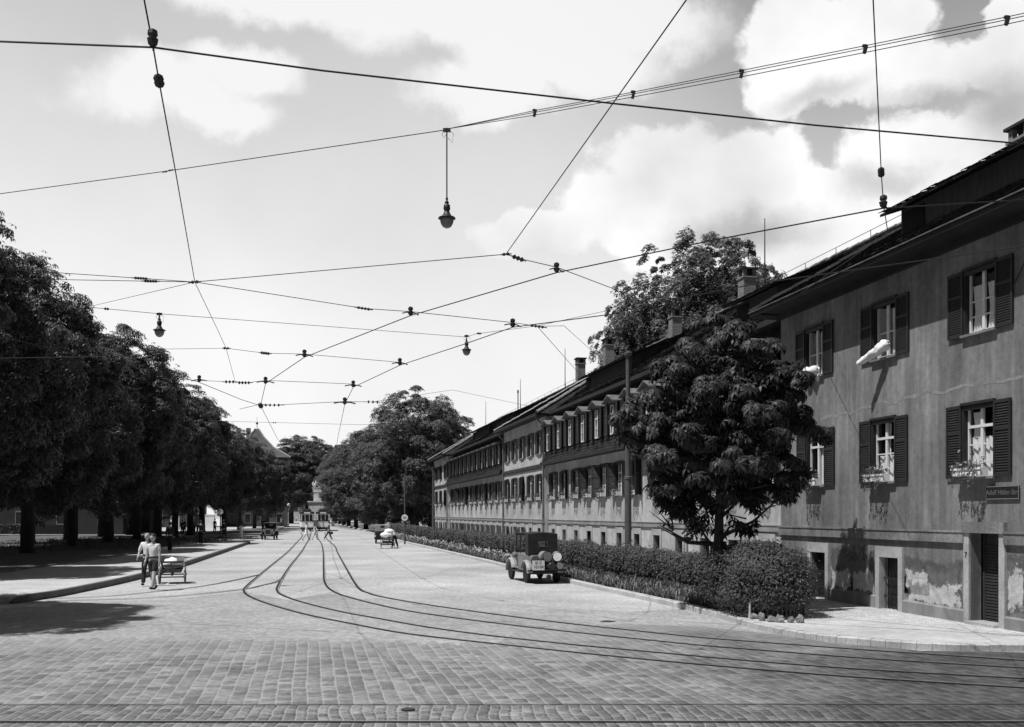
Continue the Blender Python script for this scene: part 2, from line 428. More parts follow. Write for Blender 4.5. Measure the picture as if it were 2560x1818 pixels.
# ------------------------------------------------------------------ the materials of the place
ASPH = mat('asphalt_light', 0.41, 0.85, 0.26, 0.2, 0.4, 40, var2=0.26, scale2=9, stretch=(1, 1, 1))
GRAV = mat('gravel', 0.36, 0.9, 0.2, 0.3, 0.3, 30)
def mat_setts(name, colw=0.205, cr=AN, lum=.175, wobk=.10, rowl=.17, bmp=.6):
    m = bpy.data.materials.new(name); m.use_nodes = True
    nt = m.node_tree; n = nt.nodes; l = nt.links; b = n['Principled BSDF']
    def M_(op, a, b_=None, c=None):
        x = n.new('ShaderNodeMath'); x.operation = op
        for i_, q in enumerate((a, b_, c)):
            if q is None: continue
            if isinstance(q, (int, float)): x.inputs[i_].default_value = q
            else: l.new(q, x.inputs[i_])
        return x.outputs[0]
    def rng(v, a, b_, c, d):
        x = n.new('ShaderNodeMapRange'); x.interpolation_type = 'SMOOTHSTEP'; l.new(v, x.inputs[0])
        for k_, q in zip((1, 2, 3, 4), (a, b_, c, d)): x.inputs[k_].default_value = q
        return x.outputs[0]
    def nz(sc, det=5, vec=None, out='Fac'):
        x = n.new('ShaderNodeTexNoise'); x.inputs['Scale'].default_value = sc; x.inputs['Detail'].default_value = det
        l.new(vec or tc.outputs['Object'], x.inputs['Vector']); return x.outputs[out]
    tc = n.new('ShaderNodeTexCoord'); mp = n.new('ShaderNodeMapping'); mp.inputs['Rotation'].default_value = (0, 0, -cr)
    l.new(tc.outputs['Object'], mp.inputs['Vector']); sp = n.new('ShaderNodeSeparateXYZ'); l.new(mp.outputs[0], sp.inputs[0])
    wob = M_('SUBTRACT', nz(0.4, 2), .5); wob2 = M_('SUBTRACT', nz(4.0, 4), .5)
    u = M_('DIVIDE', M_('ADD', sp.outputs[0], M_('ADD', M_('MULTIPLY', wob, wobk), M_('MULTIPLY', wob2, .035))), colw)
    ci = M_('FLOOR', u); fu = M_('FRACT', u)
    wc = n.new('ShaderNodeTexWhiteNoise'); wc.noise_dimensions = '1D'; l.new(ci, wc.inputs['W'])
    rl = M_('ADD', rowl, M_('MULTIPLY', wc.outputs['Value'], .10))
    v = M_('ADD', M_('DIVIDE', M_('ADD', sp.outputs[1], M_('MULTIPLY', wob2, .06)), rl), M_('MULTIPLY', wc.outputs['Value'], 37.0))
    ri = M_('FLOOR', v); fv = M_('FRACT', v)
    cb = n.new('ShaderNodeCombineXYZ'); l.new(ci, cb.inputs[0]); l.new(ri, cb.inputs[1])
    ws = n.new('ShaderNodeTexWhiteNoise'); ws.noise_dimensions = '2D'; l.new(cb.outputs[0], ws.inputs['Vector'])
    jw = M_('ADD', .028, M_('MULTIPLY', M_('MAXIMUM', M_('SUBTRACT', nz(1.6, 5), .5), 0), .24))
    du = M_('MINIMUM', fu, M_('SUBTRACT', 1.0, fu)); dv = M_('MINIMUM', fv, M_('SUBTRACT', 1.0, fv))
    jl = M_('SUBTRACT', 1.0, rng(M_('SUBTRACT', du, jw), 0, .03, 0, 1)); jc = M_('SUBTRACT', 1.0, rng(dv, .012, .05, 0, 1))
    X_ = n.new('ShaderNodeSeparateXYZ'); l.new(tc.outputs['Object'], X_.inputs[0])
    dulled = rng(M_('ADD', M_('ADD', M_('MULTIPLY', X_.outputs[0], .11), M_('MULTIPLY', M_('SUBTRACT', nz(.28, 6), .5), 1.5)), M_('MULTIPLY', M_('SUBTRACT', 14.5, X_.outputs[1]), .02)), .0, .95, 0, 1)  # stones and joints darker towards the right and near edge, broken by noise
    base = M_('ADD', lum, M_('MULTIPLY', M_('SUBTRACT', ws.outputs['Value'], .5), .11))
    base = M_('MULTIPLY', base, M_('SUBTRACT', 1.12, M_('MULTIPLY', dulled, .76)))
    base = M_('MULTIPLY', base, rng(nz(9, 7), .3, .7, .78, 1.22)); base = M_('MULTIPLY', base, rng(nz(.8, 5), .3, .7, .82, 1.18))
    spots = rng(nz(1.7, 4), .60, .72, 0, .38)
    base = M_('MULTIPLY', base, M_('SUBTRACT', 1.0, spots))
    dust = M_('MULTIPLY', rng(M_('ADD', X_.outputs[1], M_('MULTIPLY', M_('SUBTRACT', nz(.9, 6), .5), 5.0)), 15.8, 20.0, 0, .62), M_('SUBTRACT', 1.0, dulled))
    base = M_('ADD', M_('MULTIPLY', base, M_('SUBTRACT', 1.0, dust)), M_('MULTIPLY', dust, .30))
    jcol = M_('SUBTRACT', .33, M_('MULTIPLY', dulled, .22))
    mixl = M_('ADD', M_('MULTIPLY', base, M_('SUBTRACT', 1, M_('MULTIPLY', jl, .8))), M_('MULTIPLY', jcol, M_('MULTIPLY', jl, .8)))
    cc = M_('MULTIPLY', mixl, M_('SUBTRACT', 1.0, M_('MULTIPLY', jc, .16)))
    l.new(cc, b.inputs['Base Color']); b.inputs['Roughness'].default_value = .62; b.inputs['Specular IOR Level'].default_value = .3
    dome_ = M_('MULTIPLY', M_('MULTIPLY', rng(du, 0, .35, 0, 1), rng(dv, 0, .30, 0, 1)), 1.0)
    h = M_('ADD', dome_, M_('ADD', M_('MULTIPLY', nz(28, 6), .35), M_('MULTIPLY', ws.outputs['Value'], .5)))
    bp = n.new('ShaderNodeBump'); bp.inputs['Strength'].default_value = bmp; bp.inputs['Distance'].default_value = .022
    l.new(h, bp.inputs['Height']); l.new(bp.outputs[0], b.inputs['Normal']); MATS[name] = m; return m
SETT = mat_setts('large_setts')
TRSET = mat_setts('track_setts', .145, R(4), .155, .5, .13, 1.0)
COBB = mat_brick('small_cobbles', 0.24, 0.37, 0.33, 0.13, 0.12, 0.010, rotz=R(52), warp=0.025, rough=0.75, big=0.22, bump=0.5)
TRAC = mat_brick('track_cobbles', 0.18, 0.36, 0.30, 0.19, 0.15, 0.012, rotz=0.03, warp=0.04, rough=0.7, big=0.3, bump=0.9)
PAVE = mat('pavement', 0.46, 0.85, 0.15, 0.6, 0.15, 40, var2=0.1, scale2=5)
KERB = mat('kerb_stone', 0.42, 0.8, 0.2, 1.5, 0.25, 30, var2=0.15)
RAIL = mat('rail_steel', 0.20, 0.35, 0.3, 3, 0, spec=0.3)
GROV = mat('rail_groove', 0.02, 0.9, 0.3, 6)
GRAS = mat('grass_ground', 0.11, 0.9, 0.45, 1.2, 0.6, 60, var2=0.3, scale2=25)
SOIL = mat('soil', 0.06, 0.95, 0.4, 3, 0.6, 30)
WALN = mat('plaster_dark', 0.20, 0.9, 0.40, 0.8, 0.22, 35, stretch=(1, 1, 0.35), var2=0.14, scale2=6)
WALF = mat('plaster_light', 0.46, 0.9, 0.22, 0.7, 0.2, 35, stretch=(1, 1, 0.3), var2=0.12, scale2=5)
STON = mat('stone_trim', 0.36, 0.85, 0.28, 1.6, 0.25, 30, var2=0.15)
STOND = mat('stone_trim_worn', 0.20, 0.85, 0.3, 1.2, 0.25, 30, var2=0.2)
WHIP = mat('bare_lime_plaster', 0.62, 0.9, 0.3, 4, 0.5, 25)
ROOF = mat('roof_tile', 0.028, 0.8, 0.55, 2.2, 0.3, 40, var2=0.4, scale2=12, spec=0.15)
RIDG = mat('ridge_tile', 0.30, 0.8, 0.35, 2.5, 0.2, 30)
SOFF = mat('eaves_wood', 0.025, 0.8, 0.3, 2)
WOOD = mat('shutter_paint', 0.028, 0.55, 0.3, 3, spec=0.2)
FRAM = mat('window_paint', 0.66, 0.5, 0.08, 5)
CURT = mat('curtain_cloth', 0.85, 0.9, 0.12, 6)
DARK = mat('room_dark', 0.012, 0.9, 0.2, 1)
IRON = mat('iron', 0.022, 0.5, 0.3, 4, spec=0.4)
POLE = mat('pole_paint', 0.085, 0.6, 0.2, 3)
BRIK = mat_brick('chimney_brick', 0.13, 0.22, 0.26, 0.25, 0.08, 0.010, warp=0.004, plane='XZ', bump=0.5)
GLAS = mat_glass('window_glass', .02, .8)
BARK = mat('bark', 0.045, 0.9, 0.4, 5, 0.8, 18, stretch=(1, 1, .25))
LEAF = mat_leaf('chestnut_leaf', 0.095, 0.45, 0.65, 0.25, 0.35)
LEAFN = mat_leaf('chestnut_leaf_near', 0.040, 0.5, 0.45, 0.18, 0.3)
LEAFA = mat_leaf('airy_leaf', 0.15, 0.5, 0.4, 0.35)
LEAFH = mat_leaf('hedge_leaf', 0.078, 0.5, 0.5, 0.15)
LEAFG = mat_leaf('grass_blade', 0.16, 0.5, 0.5, 0.25)
PETAL = mat_leaf('petal', 0.5, 0.7, 0.35, 0.2)
BOXW = mat('box_white', 0.78, 0.6, 0.08, 5)
def mat_patch(name, v, thr=.5, soft=.04, nsc=5.0, kn=1.1):
    m = mat(name, v, .9, .3, 5, .5, 25); nt = m.node_tree; n = nt.nodes; l = nt.links
    tc = n.new('ShaderNodeTexCoord'); sp = n.new('ShaderNodeSeparateXYZ'); l.new(tc.outputs['Generated'], sp.inputs[0])
    def M_(op, a, b=None):
        x = n.new('ShaderNodeMath'); x.operation = op
        for i_, q in enumerate((a, b)):
            if q is None: continue
            if isinstance(q, (int, float)): x.inputs[i_].default_value = q
            else: l.new(q, x.inputs[i_])
        return x.outputs[0]
    def edge(s_, k): return M_('MINIMUM', M_('MULTIPLY', M_('MINIMUM', s_, M_('SUBTRACT', 1.0, s_)), k), 1.0)
    e_ = M_('MINIMUM', edge(sp.outputs[0], 6.0), edge(sp.outputs[2], 2.6))
    z = n.new('ShaderNodeTexNoise'); z.inputs['Scale'].default_value = nsc; z.inputs['Detail'].default_value = 9; z.inputs['Roughness'].default_value = .66; l.new(tc.outputs['Object'], z.inputs['Vector'])
    f = M_('ADD', e_, M_('MULTIPLY', M_('SUBTRACT', z.outputs['Fac'], .5), kn * 2))
    r = n.new('ShaderNodeMapRange'); r.interpolation_type = 'SMOOTHSTEP'; l.new(f, r.inputs[0]); r.inputs[1].default_value = thr - soft; r.inputs[2].default_value = thr + soft
    t = n.new('ShaderNodeBsdfTransparent'); mx = n.new('ShaderNodeMixShader'); l.new(r.outputs[0], mx.inputs[0]); l.new(t.outputs[0], mx.inputs[1]); l.new(n['Principled BSDF'].outputs[0], mx.inputs[2]); l.new(mx.outputs[0], n['Material Output'].inputs['Surface'])
    return m
PEEL = mat_patch('peeled_plaster', .44, .5, .10, 3.6, 1.35); DAMP = mat_patch('damp_plaster', .13, .5, .45, 2.6, 1.0)
WIRE = mat('wire_metal', 0.02, 0.6, 0, 1)
TIN = mat('zinc', 0.14, 0.5, 0.3, 2)

def weather(m, amt=.3):
    nt = m.node_tree; n = nt.nodes; l = nt.links; b = n['Principled BSDF']; src = b.inputs['Base Color'].links[0].from_socket
    tc = n.new('ShaderNodeTexCoord'); out = src
    for sc, st, lo, hi, f0, f1 in ((1.0, (5.5, 5.5, .28), 1 - amt, 1 + amt * .55, .35, .68), (1.0, (.9, .9, .7), 1 - amt * .8, 1 + amt * .6, .32, .66), (1.0, (14, 14, .9), 1 - amt * .35, 1 + amt * .25, .3, .7), (1.0, (24, 24, 24), .88, 1.1, .3, .7)):
        mp = n.new('ShaderNodeMapping'); mp.inputs['Scale'].default_value = st; l.new(tc.outputs['Object'], mp.inputs[0])
        z = n.new('ShaderNodeTexNoise'); z.inputs['Scale'].default_value = sc; z.inputs['Detail'].default_value = 7; z.inputs['Roughness'].default_value = .62; l.new(mp.outputs[0], z.inputs['Vector'])
        r = n.new('ShaderNodeMapRange'); l.new(z.outputs['Fac'], r.inputs[0])
        for k, q in zip((1, 2, 3, 4), (f0, f1, lo, hi)): r.inputs[k].default_value = q
        x = n.new('ShaderNodeMath'); x.operation = 'MULTIPLY'; l.new(out, x.inputs[0]); l.new(r.outputs[0], x.inputs[1]); out = x.outputs[0]
    l.new(out, b.inputs['Base Color'])
weather(WALN, .25); weather(WALF, .16); weather(STOND, .25); weather(ROOF, .3); weather(ASPH, .12); weather(PAVE, .12)
# ------------------------------------------------------------------ ground, roads, kerbs
def struct(name, mb, m, **k): return tag(mb.build(name, m, **k), kind='structure')
g = MB(); g.quad((-900, -60, -0.03), (900, -60, -0.03), (900, 1500, -0.03), (-900, 1500, -0.03)); struct('ground', g, GRAV)
def sheet(name, pts, z, m):
    mb = MB(); mb.poly([(p[0], p[1], z) for p in pts]); return struct(name, mb, m)
def smooth_line(pts, n=8):
    P = [Vector(p) for p in pts]; out = []
    for i in range(len(P) - 1):
        p0, p1, p2, p3 = P[max(i - 1, 0)], P[i], P[i + 1], P[min(i + 2, len(P) - 1)]
        for k in range(n):
            t = k / n
            out.append(0.5 * ((2 * p1) + (p2 - p0) * t + (2 * p0 - 5 * p1 + 4 * p2 - p3) * t * t + (3 * p1 - p0 - 3 * p2 + p3) * t ** 3))
    out.append(P[-1]); return out
# road over the whole junction and along the street
sheet('road', [(-45, -20), (60, -20), (60, 30), W(30, -3), W(115, 2), W(330, 7), W(330, 24), W(115, 21), (-40, 80), (-60, 40)], 0.0, ASPH)
# cobbles between the smooth street and the large setts
cob = [gp(-400, 1560), gp(120, 1512), gp(420, 1500), gp(611, 1480), gp(720, 1500), gp(830, 1480), gp(900, 1497), gp(1100, 1505), gp(1300, 1512), gp(1560, 1530), gp(1700, 1524), gp(1900, 1572), gp(2200, 1625), gp(2560, 1640), (22, 15), (22, 12), (-30, 12)]
sheet('cobblestones', cob, 0.004, COBB)
edge_ = [gp(x, 1604 - 5 * math.sin(x * .004) + (4 if (i % 2) else -4) * (1 + math.sin(i * 1.7))) for i, x in enumerate(range(-900, 1230, 22))]
big = edge_ + [gp(1240, 1612), gp(1300, 1575), gp(1420, 1570), gp(1560, 1560), gp(1760, 1568), gp(2000, 1594), gp(2300, 1628), gp(2560, 1632), (26, 17), (26, 12.45), (-40, 12.45)]
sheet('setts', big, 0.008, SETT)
trk = [(-40, 12.45), (40, 12.45), (40, 2.0), (-40, 2.0)]
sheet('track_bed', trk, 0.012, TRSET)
# right kerb: polyline on the ground, far to near, round the corner
kr = [W(330, 7.0), W(200, 6.6), W(130, 6.3)] + [gp(985, 1351), gp(1080, 1374), gp(1250, 1415.6), gp(1420, 1458), gp(1560, 1490), gp(1693, 1520), gp(1800, 1548), gp(1900, 1577), gp(2010, 1598), gp(2115, 1611), gp(2331, 1627), gp(2560, 1630), gp(2900, 1626), gp(3600, 1605)]
krs = smooth_line(kr, 6)
def offset(line, d):
    out = []
    for i, p in enumerate(line):
        q = (line[min(i + 1, len(line) - 1)] - line[max(i - 1, 0)]); q.z = 0; q.normalize()
        out.append(p + Vector((-q.y, q.x, 0)) * d)
    return out
KH = 0.14
inner = offset(krs, 0.22)
mb = MB()
acc = 0.0
for i in range(len(krs) - 1):                        # kerb stones with fine joints
    a, b = krs[i], krs[i + 1]; ai, bi = inner[i], inner[i + 1]
    L = (b - a).length; n = max(1, round(L / 1.5))
    for k in range(n):
        f0, f1 = k / n, (k + 1) / n - 0.007 / max(L / n, .05) / n * 1.0
        p, q, pi_, qi = a.lerp(b, f0), a.lerp(b, f1), ai.lerp(bi, f0), ai.lerp(bi, f1)
        h = KH + rnd.uniform(-.006, .006)
        sl_ = Vector((0.02, 0, 0))
        mb.loft([[(p.x, p.y, -.05), (p.x, p.y, h - .02), (p.x + (pi_.x - p.x) * .1, p.y + (pi_.y - p.y) * .1, h), (pi_.x, pi_.y, h), (pi_.x, pi_.y, -.05)],
                 [(q.x, q.y, -.05), (q.x, q.y, h - .02), (q.x + (qi.x - q.x) * .1, q.y + (qi.y - q.y) * .1, h), (qi.x, qi.y, h), (qi.x, qi.y, -.05)]])
struct('kerb', mb, KERB)
# pavement behind the kerb, up to the house wall
near_i = [p for p in inner if p.y < 26.5]
far_i = [p for p in inner if p.y >= 26.0]
sheet('pavement', near_i + [(40, 19), (40, 40), W(20, -8), W(34, -0.4), W(34, 2.0)], 0.125, PAVE)
bed_far = [p for p in inner if 21.0 <= p.y < 140]
sheet('planting_bed', [(p.x, p.y) for p in bed_far] + [W(20.8, 2.3)[:2], W(24, 2.3)[:2], W(120, 2.3)[:2]], 0.10, SOIL)
sheet('cobbled_footway', [W(34, -0.3), W(34, 2.3), W(20.8, 2.3), W(19.5, 2.2), W(17.6, 1.1), W(16.2, .8), W(16.2, -.3)], 0.130, mat_brick('footway_cobbles', .3, .48, .5, .12, .1, .01, rotz=.4, warp=.02, big=.3, bump=.7))
sheet('footway', [W(34, -0.3), W(34, 1.9), W(120, 1.9), W(120, -.3)], 0.105, GRAV)

# left pavement island with its kerb
lk = smooth_line([gp(37, 1510), gp(98.5, 1500), gp(185, 1485), gp(354, 1447), gp(480, 1410), gp(626, 1359)], 5)
LZ = 0.20
back = [gp(600, 1349, LZ), gp(440, 1342.5, LZ), gp(380, 1374, LZ), gp(354, 1381, LZ), gp(160, 1410, LZ), gp(0, 1433, LZ), gp(-300, 1478, LZ), gp(-420, 1520, LZ)]
mb = MB(); mb.extrude([(p.x, p.y) for p in offset(lk, 0.16)] + [(p.x, p.y) for p in back], 0.0, LZ - .006); struct('pavement_island', mb, PAVE)
mb = MB(); lo = offset(lk, 0.17)
for i in range(len(lk) - 1):
    a, b, ai, bi = lk[i], lk[i + 1], lo[i], lo[i + 1]; h = min(LZ, LZ * (i + 1) / 4); h2 = min(LZ, LZ * (i + 2) / 4)
    b = a.lerp(b, .985); bi = ai.lerp(bi, .985)
    mb.loft([[(a.x, a.y, -.05), (a.x, a.y, h), (ai.x, ai.y, h), (ai.x, ai.y, -.05)], [(b.x, b.y, -.05), (b.x, b.y, h2), (bi.x, bi.y, h2), (bi.x, bi.y, -.05)]])
struct('kerb_island', mb, mat('kerb_dark', 0.13, 0.8, 0.25, 2, .2))
# lawn under the trees
lawn = [gp(-420, 1520, LZ), gp(-300, 1478, LZ), gp(0, 1433, LZ), gp(160, 1410, LZ), gp(354, 1381, LZ), gp(493, 1347, LZ), gp(380, 1337, LZ), gp(-400, 1337, LZ), gp(-1200, 1345, LZ), gp(-1500, 1500, LZ)]
sheet('lawn', lawn, LZ, GRAS)
mb = MB(); e = smooth_line([gp(-420, 1520, LZ), gp(-300, 1478, LZ), gp(0, 1433, LZ), gp(160, 1410, LZ), gp(354, 1381, LZ), gp(493, 1347, LZ)], 4); eo = offset(e, 0.12)
for i in range(len(e) - 1):
    mb.loft([[(q.x, q.y, 0), (q.x, q.y, LZ + .07), (r_.x, r_.y, LZ + .07), (r_.x, r_.y, 0)] for q, r_ in ((e[i], eo[i]), (e[i + 1], eo[i + 1]))])
struct('lawn_edging', mb, STOND)
mb = MB(); mb.extrude([gp(380, 1336)[:2], gp(690, 1331)[:2], gp(716, 1316)[:2], gp(725, 1306)[:2], gp(300, 1306)[:2], gp(250, 1330)[:2]], 0, .15); struct('far_pavement', mb, PAVE)
sheet('sandy_square', [gp(-100, 1322), gp(640, 1316), gp(700, 1298), gp(-600, 1298)], 0.155, mat('sand', .55, .9, .12, .2))

# rails laid flush in the paving: unprojected survey lines
def rails(name, label, lines, group='tram tracks set in the paving', wd=0.047):
    t = thing(name, label, 'tram track', (0, 0, 0), 0, group)
    for ln in lines:
        P = smooth_line([gp(x, y) if not isinstance(x, Vector) else x for x, y in ln], 6)
        for m, o0, o1, z in ((RAIL, -wd * 1.1, -wd * .35, .022), (GROV, -wd * .35, wd * 1.2, .020)):
            A_, B_ = offset(P, -o1), offset(P, -o0)
            if m is RAIL: head = MB()
            q = head if m is RAIL else MB()
            for i in range(len(P) - 1):
                q.quad((A_[i].x, A_[i].y, z), (A_[i + 1].x, A_[i + 1].y, z), (B_[i + 1].x, B_[i + 1].y, z), (B_[i].x, B_[i].y, z))
            if m is RAIL: ro = q.build('rail', RAIL, t)
            else: q.build('groove', GROV, ro)
    return t
R1 = [(752, 1331), (756, 1340), (744, 1354.5), (720, 1380), (680, 1413), (639, 1447), (616, 1468), (611, 1479), (625, 1492), (670, 1510), (757, 1535), (880, 1560.5), (1020, 1585.7), (1240, 1611), (1442, 1633), (1644, 1653), (1900, 1676), (2200, 1699), (2700, 1730)]
R2 = [(778, 1331), (775, 1344), (766, 1360), (754, 1380), (728, 1413), (706, 1447), (695, 1468), (694, 1477), (703.5, 1487), (745.5, 1503), (838, 1527), (950, 1548), (1076, 1570), (1240, 1592), (1442, 1614), (1644, 1633), (1900, 1656), (2200, 1678), (2700, 1706)]
R3 = [(794, 1331), (795, 1345), (804, 1360), (808.5, 1380), (810, 1422), (812.7, 1456), (832, 1478), (880, 1496), (992, 1523), (1104, 1541), (1240, 1559), (1413, 1579.6), (1586, 1598), (1759, 1615.6), (1900, 1627), (2200, 1650), (2700, 1680)]
R4 = [(812, 1331), (817, 1347), (837, 1365.6), (843.5, 1380), (863, 1416), (894, 1467), (922, 1483.5), (960, 1494), (1076, 1514), (1240, 1537), (1413, 1559), (1586, 1578), (1759, 1596), (1900, 1607), (2200, 1629), (2700, 1662)]
rails('tram_track', 'tram track curving from the left tram towards the right corner across the cobbles', [R1, R2])
rails('tram_track', 'tram track curving from the right tram, nearer to the parked open car', [R3, R4])
rails('tram_track', 'branch tram track leaving the curve towards the left pavement', [[(706, 1447), (690, 1456), (656, 1464), (600, 1475), (400, 1494), (154, 1503), (37, 1509), (-200, 1518)], [(650, 1437), (600, 1448.6), (508, 1466), (380, 1481), (246, 1493), (60, 1500), (-200, 1507)]])
rails('tram_track', 'straight tram track crossing the foreground along the bottom edge', [[(Vector((-30, 11.5, 0)), 0), (Vector((0, 11.46, 0)), 0), (Vector((30, 11.5, 0)), 0)]], wd=.045)
rails('tram_track', 'thin worn rail crossing the foreground just above the bottom track', [[(Vector((-30, 12.5, 0)), 0), (Vector((0, 12.5, 0)), 0), (Vector((30, 12.7, 0)), 0)]], wd=.016)
# small iron covers in the paving
for lab, x, y in (('small iron cover in the setts beside the bottom rail', 1020, 1778),):
    p = gp(x, y); t = MB(); t.lathe([(.09, 0), (.09, .02), (.07, .026), (.0, .026)], (p.x, p.y, .008), 14); tag(t.build('iron_cover', IRON), lab, 'cover')
# ------------------------------------------------------------------ the long building
RZ = -(math.pi / 2 - AN)
def bempty(name, label, cat):
    return thing(name, label, cat, W(0), RZ)
def P(t, o, z): return (-t, -o, z)                    # building frame: x towards the camera, y inwards
def wall_holes(mb, t0, t1, z0, z1, o, holes, depth=0.24):
    ts = sorted({t0, t1} | {h[0] for h in holes} | {h[1] for h in holes}); zs = sorted({z0, z1} | {h[2] for h in holes} | {h[3] for h in holes})
    ts = [t for t in ts if t0 <= t <= t1]; zs = [z for z in zs if z0 <= z <= z1]
    for i in range(len(ts) - 1):
        for j in range(len(zs) - 1):
            tm, zm = (ts[i] + ts[i + 1]) / 2, (zs[j] + zs[j + 1]) / 2
            if any(h[0] < tm < h[1] and h[2] < zm < h[3] for h in holes): continue
            mb.quad(P(ts[i], o, zs[j]), P(ts[i + 1], o, zs[j]), P(ts[i + 1], o, zs[j + 1]), P(ts[i], o, zs[j + 1]))
    for (a, b, c, d) in holes:
        q = o - depth
        mb.quad(P(a, o, c), P(a, q, c), P(a, q, d), P(a, o, d)); mb.quad(P(b, o, c), P(b, q, c), P(b, q, d), P(b, o, d))
        mb.quad(P(a, o, c), P(b, o, c), P(b, q, c), P(a, q, c)); mb.quad(P(a, o, d), P(b, o, d), P(b, q, d), P(a, q, d))
def tiles(mb, tb0, tb1, tt0, tt1, o0, z0, o1, z1, tw=0.19, course=0.17, jit=0.012):
    L = math.hypot(o1 - o0, z1 - z0); n = max(1, int(L / course))
    no, nz = (z1 - z0) / L, -(o1 - o0) / L
    if nz < 0: no, nz = -no, -nz
    for i in range(n):
        f0, f1 = i / n, min(1.0, (i + 1.25) / n)
        a, b = tb0 + (tt0 - tb0) * f0, tb1 + (tt1 - tb1) * f0
        k = max(1, int((b - a) / tw))
        sh = 0.5 * (i % 2)
        for j in range(k + 1):
            ta, te = a + (b - a) * max(0, j - sh) / k, a + (b - a) * min(k, j + 1 - sh) / k - .006
            if te - ta < .02: continue
            lf = 0.036 + rnd.uniform(-jit, jit) * 1.4 + .035 * noise.noise(Vector((ta * .16, i * .12, 3))); df = rnd.uniform(-.012, .012) / L
            oo, zz = o0 + (o1 - o0) * (f0 + df), z0 + (z1 - z0) * (f0 + df); o2, z2 = o0 + (o1 - o0) * f1, z0 + (z1 - z0) * f1
            A_, B_ = P(ta, oo + no * lf, zz + nz * lf), P(te, oo + no * lf, zz + nz * lf)
            C_, D_ = P(te, o2 + no * .004, z2 + nz * .004), P(ta, o2 + no * .004, z2 + nz * .004)
            mb.quad(A_, B_, C_, D_)
            mb.quad(P(ta, oo + no * (lf - .022), zz + nz * (lf - .022)), P(te, oo + no * (lf - .022), zz + nz * (lf - .022)), B_, A_)
def ridge_tiles(mb, p, q, r=0.09, step=0.38):
    p, q = Vector(p), Vector(q); L = (q - p).length; n = max(1, int(L / step))
    for i in range(n):
        a, b = p.lerp(q, i / n), p.lerp(q, (i + 1.06) / n)
        j = Vector((0, 0, rnd.uniform(-.015, .02)))
        mb.tube([a + j, b + j], [r * 1.12, r * .95], 6)

# --- windows: every mesh has its origin at the middle of the sill, on the wall plane
def louvre(w, h, n, closed=False):
    m = MB(); b = .05
    m.box(-w / 2, -w / 2 + b, -.04, 0, 0, h); m.box(w / 2 - b, w / 2, -.04, 0, 0, h)
    for z in (0, h * .60, h - .07): m.box(-w / 2 + b, w / 2 - b, -.038, -.002, z, z + .07)
    zs = [(.07, h * .60), (h * .60 + .07, h - .07)]
    for z0, z1 in zs:
        k = max(2, int(n * (z1 - z0) / h))
        for i in range(k):
            z = z0 + (z1 - z0) * (i + .5) / k; d = (z1 - z0) / k * .62
            m.quad((-w / 2 + b, -.034, z - d), (w / 2 - b, -.034, z - d), (w / 2 - b, -.008, z + d * .6), (-w / 2 + b, -.008, z + d * .6))
    return m
def drape(w, h, amp=.025, folds=5, taper=0.0):
    m = MB(); nx, nz = 24, 6; vs = []
    for j in range(nz + 1):
        for i in range(nx + 1):
            f = i / nx; z = h * j / nz; s_ = 1 - taper * (1 - abs(j / nz - .5) * 2)
            vs.append(((f - .5) * w * s_, amp * math.sin(f * folds * 6.283 + j * .4) * (1 - .3 * j / nz), z))
    fs = [(j * (nx + 1) + i, j * (nx + 1) + i + 1, (j + 1) * (nx + 1) + i + 1, (j + 1) * (nx + 1) + i) for j in range(nz) for i in range(nx)]
    return m.add(vs, fs)
def sash(w, h, bars, transom=.68, fw=.06, y=.085):
    m = MB()
    m.box(-w / 2, -w / 2 + fw, y, y + .05, 0, h); m.box(w / 2 - fw, w / 2, y, y + .05, 0, h)
    m.box(-w / 2 + fw, w / 2 - fw, y, y + .05, 0, fw); m.box(-w / 2 + fw, w / 2 - fw, y, y + .05, h - fw, h)
    m.box(-.04, .04, y - .012, y + .04, fw, h - fw)
    if transom: m.box(-w / 2 + fw, w / 2 - fw, y - .02, y + .045, h * transom, h * transom + .06)
    for b in bars:
        m.box(-w / 2 + fw, -.04, y + .005, y + .03, h * b, h * b + .028); m.box(.04, w / 2 - fw, y + .005, y + .03, h * b, h * b + .028)
    return m
WW = 0.95
def make_window(h, n_slat, curt, bars, transom, shutter=True, sw=0.48, hood=True, hide_left=False):
    """meshes of one window: list of (name, mesh, offset, rotation)"""
    out = [('window', sash(WW, h, bars, transom).mesh('window', FRAM))]
    ch = []
    g_ = MB(); g_.quad((-WW / 2 + .05, .11, .05), (WW / 2 - .05, .11, .05), (WW / 2 - .05, .11, h - .05), (-WW / 2 + .05, .11, h - .05))
    ch.append(('pane', g_.mesh('pane', GLAS, fix=False), (0, 0, 0)))
    if shutter:
        sm_ = louvre(sw, h + .04, n_slat).mesh('shutter', WOOD)
        ch.append(('shutter', sm_, (-WW / 2 - sw / 2 - .03, -.02, -.02))); ch.append(('shutter', sm_, (WW / 2 + sw / 2 + .03, -.02, -.02)))
    if hood:
        k = MB(); k.box(-WW / 2 - .05, WW / 2 + .05, -.07, .05, h + .002, h + .06); k.box(-WW / 2 - .03, WW / 2 + .03, -.03, .05, h - .10, h)
        k.box(-WW / 2 - .028, -WW / 2 + .02, -.022, .12, 0, h - .1); k.box(WW / 2 - .02, WW / 2 + .028, -.022, .12, 0, h - .1)
        ch.append(('casing', k.mesh('casing', WOOD), (0, 0, 0)))
        s_ = MB(); s_.box(-WW / 2 - .06, WW / 2 + .06, -.10, .13, -.055, -.003); ch.append(('sill', s_.mesh('sill', STOND), (0, 0, 0)))
    for (w_, h_, x_, z_, tp) in curt:
        ch.append(('curtain', drape(w_, h_, taper=tp).mesh('curtain', CURT, smooth=True), (x_, .165, z_)))
    return out[0], ch
